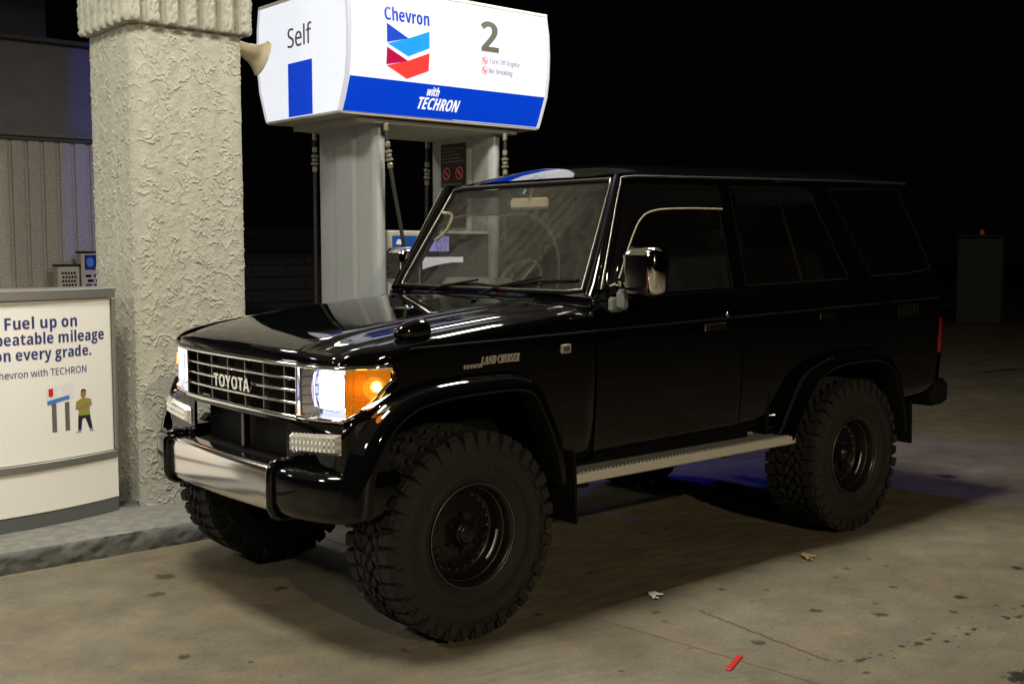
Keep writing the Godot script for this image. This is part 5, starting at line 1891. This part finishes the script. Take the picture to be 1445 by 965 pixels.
	lathe(fm, [Vector2(0.001, -0.085), Vector2(0.018, -0.078), Vector2(0.035, -0.05), Vector2(0.044, -0.015), Vector2(0.046, 0.015), Vector2(0.044, 0.05), Vector2(0.036, 0.066), Vector2(0.001, 0.06)], 24, Transform3D(axis_xf(Vector3.ZERO, Vector3(0.95, 0.12, 0.1)).basis, Vector3(-0.19, 1.272, 0.775)))
	tube(fm, [Vector3(-0.19, 1.22, 0.77), Vector3(-0.19, 1.27, 0.775)], 0.03, 10)
	obj("wing_mirror", fm, M.paint, car)

	# ---- wipers
	for e in [[-0.62, 0.10, 0.10, 0.16, 0.05], [0.0, 0.14, 0.62, 0.20, 0.045]]:
		var piv: Vector3 = ws.call(e[0], -0.06, 0.03)
		var tip: Vector3 = ws.call(e[0] + 0.62, e[1], 0.03)
		var wp := S()
		for q in [[piv, piv.lerp(tip, 0.45) + Vector3(-0.012, 0.012, 0)], [piv.lerp(tip, 0.45) + Vector3(-0.012, 0.012, 0), tip]]: tube(wp, q, 0.006, 6)
		var a: Vector3 = ws.call(e[0] + 0.30, 0.055, 0.018)
		var b: Vector3 = ws.call(e[0] + 0.93, e[1] - 0.05 if e[0] < -0.1 else 0.135, 0.018)
		tube(wp, [a, a.lerp(b, 0.5) + Vector3(-0.008, 0.012, 0), b], 0.007, 6)
		tube(wp, [a + Vector3(0.006, -0.006, 0), b + Vector3(0.006, -0.006, 0)], 0.005, 6)
		obj("wiper", wp, M.seal, car)

	# ---- cabin
	var db := S()
	bx(db, Vector3(1.02, 1.26, 0), Vector3(0.46, 0.24, 1.42), 0.05)
	bx(db, Vector3(1.08, 1.40, -0.38), Vector3(0.22, 0.08, 0.42), 0.03)
	obj("dashboard", db, M.dash, car)
	var sw := S()
	var sp := []
	var sb := Basis(Vector3(0, 0, 1), -0.55)
	for k in 40: sp.append(Vector3(1.36, 1.37, -0.38) + sb * Vector3(0, 0.185 * cos(TAU * k / 40), 0.185 * sin(TAU * k / 40)))
	tube(sw, sp, 0.015, 8, true)
	for a in [0.0, PI * 0.5, PI, PI * 1.5]: tube(sw, [Vector3(1.35, 1.365, -0.38), Vector3(1.36, 1.37, -0.38) + sb * Vector3(0, 0.18 * cos(a + 0.4), 0.18 * sin(a + 0.4))], 0.012, 6)
	bx(sw, Vector3(1.34, 1.36, -0.38), Vector3(0.05, 0.10, 0.12), 0.02, sb)
	obj("steering_wheel", sw, M.wheel_rim, car)
	for z in [-0.38, 0.38]:
		var se := S()
		bx(se, Vector3(1.78, 1.08, z), Vector3(0.52, 0.16, 0.50), 0.05)
		bx(se, Vector3(2.06, 1.40, z), Vector3(0.15, 0.62, 0.48), 0.06, Basis(Vector3(0, 0, 1), -0.2))
		bx(se, Vector3(2.14, 1.80, z), Vector3(0.09, 0.16, 0.26), 0.04, Basis(Vector3(0, 0, 1), -0.2))
		obj("seat", se, M.cloth, car)
	var bs := S()
	bx(bs, Vector3(2.85, 1.32, 0), Vector3(0.16, 0.56, 1.25), 0.06)
	obj("rear_seat", bs, M.cloth, car)
	var rv := S()
	bx(rv, Vector3(1.12, 1.835, 0.0), Vector3(0.03, 0.062, 0.265), 0.014, Basis(Vector3(0, 1, 0), 0.12))
	tube(rv, [Vector3(1.13, 1.85, 0), Vector3(1.14, 1.92, 0)], 0.008)
	obj("rear_view_mirror", rv, M.trim_tan, car)
	var gh := S()
	tube(gh, dense([Vector3(1.03, 1.80, -0.64), Vector3(1.07, 1.785, -0.60), Vector3(1.04, 1.70, -0.615), Vector3(0.99, 1.645, -0.655)], 5), 0.010, 8)
	obj("grab_handle", gh, M.trim_tan, car)
	var stk := S()
	bx(stk, ws.call(0.02, 0.93, -0.004) + Vector3(0, SH, 0), Vector3(0.004, 0.03, 0.018), 0.0005, Basis(Vector3(0, 0, 1), -0.55))
	obj("screen_sticker", stk, mat(Color(0.12, 0.35, 0.30), 0.5), car)

	# ---- light of the lamps
	for s in [-1.0, 1.0]:
		var sp2 := SpotLight3D.new()
		sp2.name = "headlight_beam"
		sp2.light_color = Color(0.82, 0.86, 1.0)
		sp2.light_energy = 2.2
		sp2.spot_angle = 38.0
		sp2.spot_angle_attenuation = 1.0
		sp2.spot_range = 40.0
		sp2.light_size = 0.05
		sp2.shadow_enabled = true
		sp2.position = Vector3(-0.575, 1.04, s * 0.68)
		sp2.basis = Basis.looking_at(Vector3(-1, -0.22, s * 0.05).normalized())
		car.add_child(sp2, true)
		var om := OmniLight3D.new()
		om.name = "amber_light"
		om.light_color = Color(1.0, 0.5, 0.08)
		om.light_energy = 0.012
		om.light_size = 0.03
		om.omni_range = 8.0
		om.shadow_enabled = true
		om.position = Vector3(-0.48, 1.06, s * 0.85)
		car.add_child(om, true)

# ---------------------------------------------------------------- scene
func _ready() -> void:
	rng.seed = 1
	var cam := Camera3D.new()
	cam.name = "camera"
	add_child(cam)
	cam.fov = 33.57
	cam.near = 0.05
	cam.far = 300.0
	cam.look_at_from_position(Vector3(-2.84, 1.61, 4.49), Vector3(-2.84 + 0.6477, 1.61 - 0.08377, 4.49 - 0.7573), Vector3.UP)
	cam.current = true
	var env := Environment.new()
	env.background_mode = Environment.BG_SKY
	var sky := Sky.new()
	var sm := ProceduralSkyMaterial.new()
	sm.sky_top_color = Color(0.010, 0.010, 0.014)
	sm.sky_horizon_color = Color(0.016, 0.015, 0.018)
	sm.ground_bottom_color = Color(0.008, 0.008, 0.008)
	sm.ground_horizon_color = Color(0.014, 0.014, 0.016)
	sky.sky_material = sm
	env.sky = sky
	env.background_energy_multiplier = 0.5
	env.tonemap_mode = Environment.TONE_MAPPER_LINEAR
	env.tonemap_exposure = 1.0
	env.sdfgi_enabled = true
	env.ssao_enabled = true
	env.ssil_enabled = true
	var we := WorldEnvironment.new()
	we.name = "environment"
	we.environment = env
	add_child(we)
	make_materials()
	make_canopy()
	make_ground()
	make_island()
	make_building()
	make_column()
	make_pump()
	make_stand()
	make_background()
	make_car()
	make_horn()
	make_fill_lamp()
	make_litter()
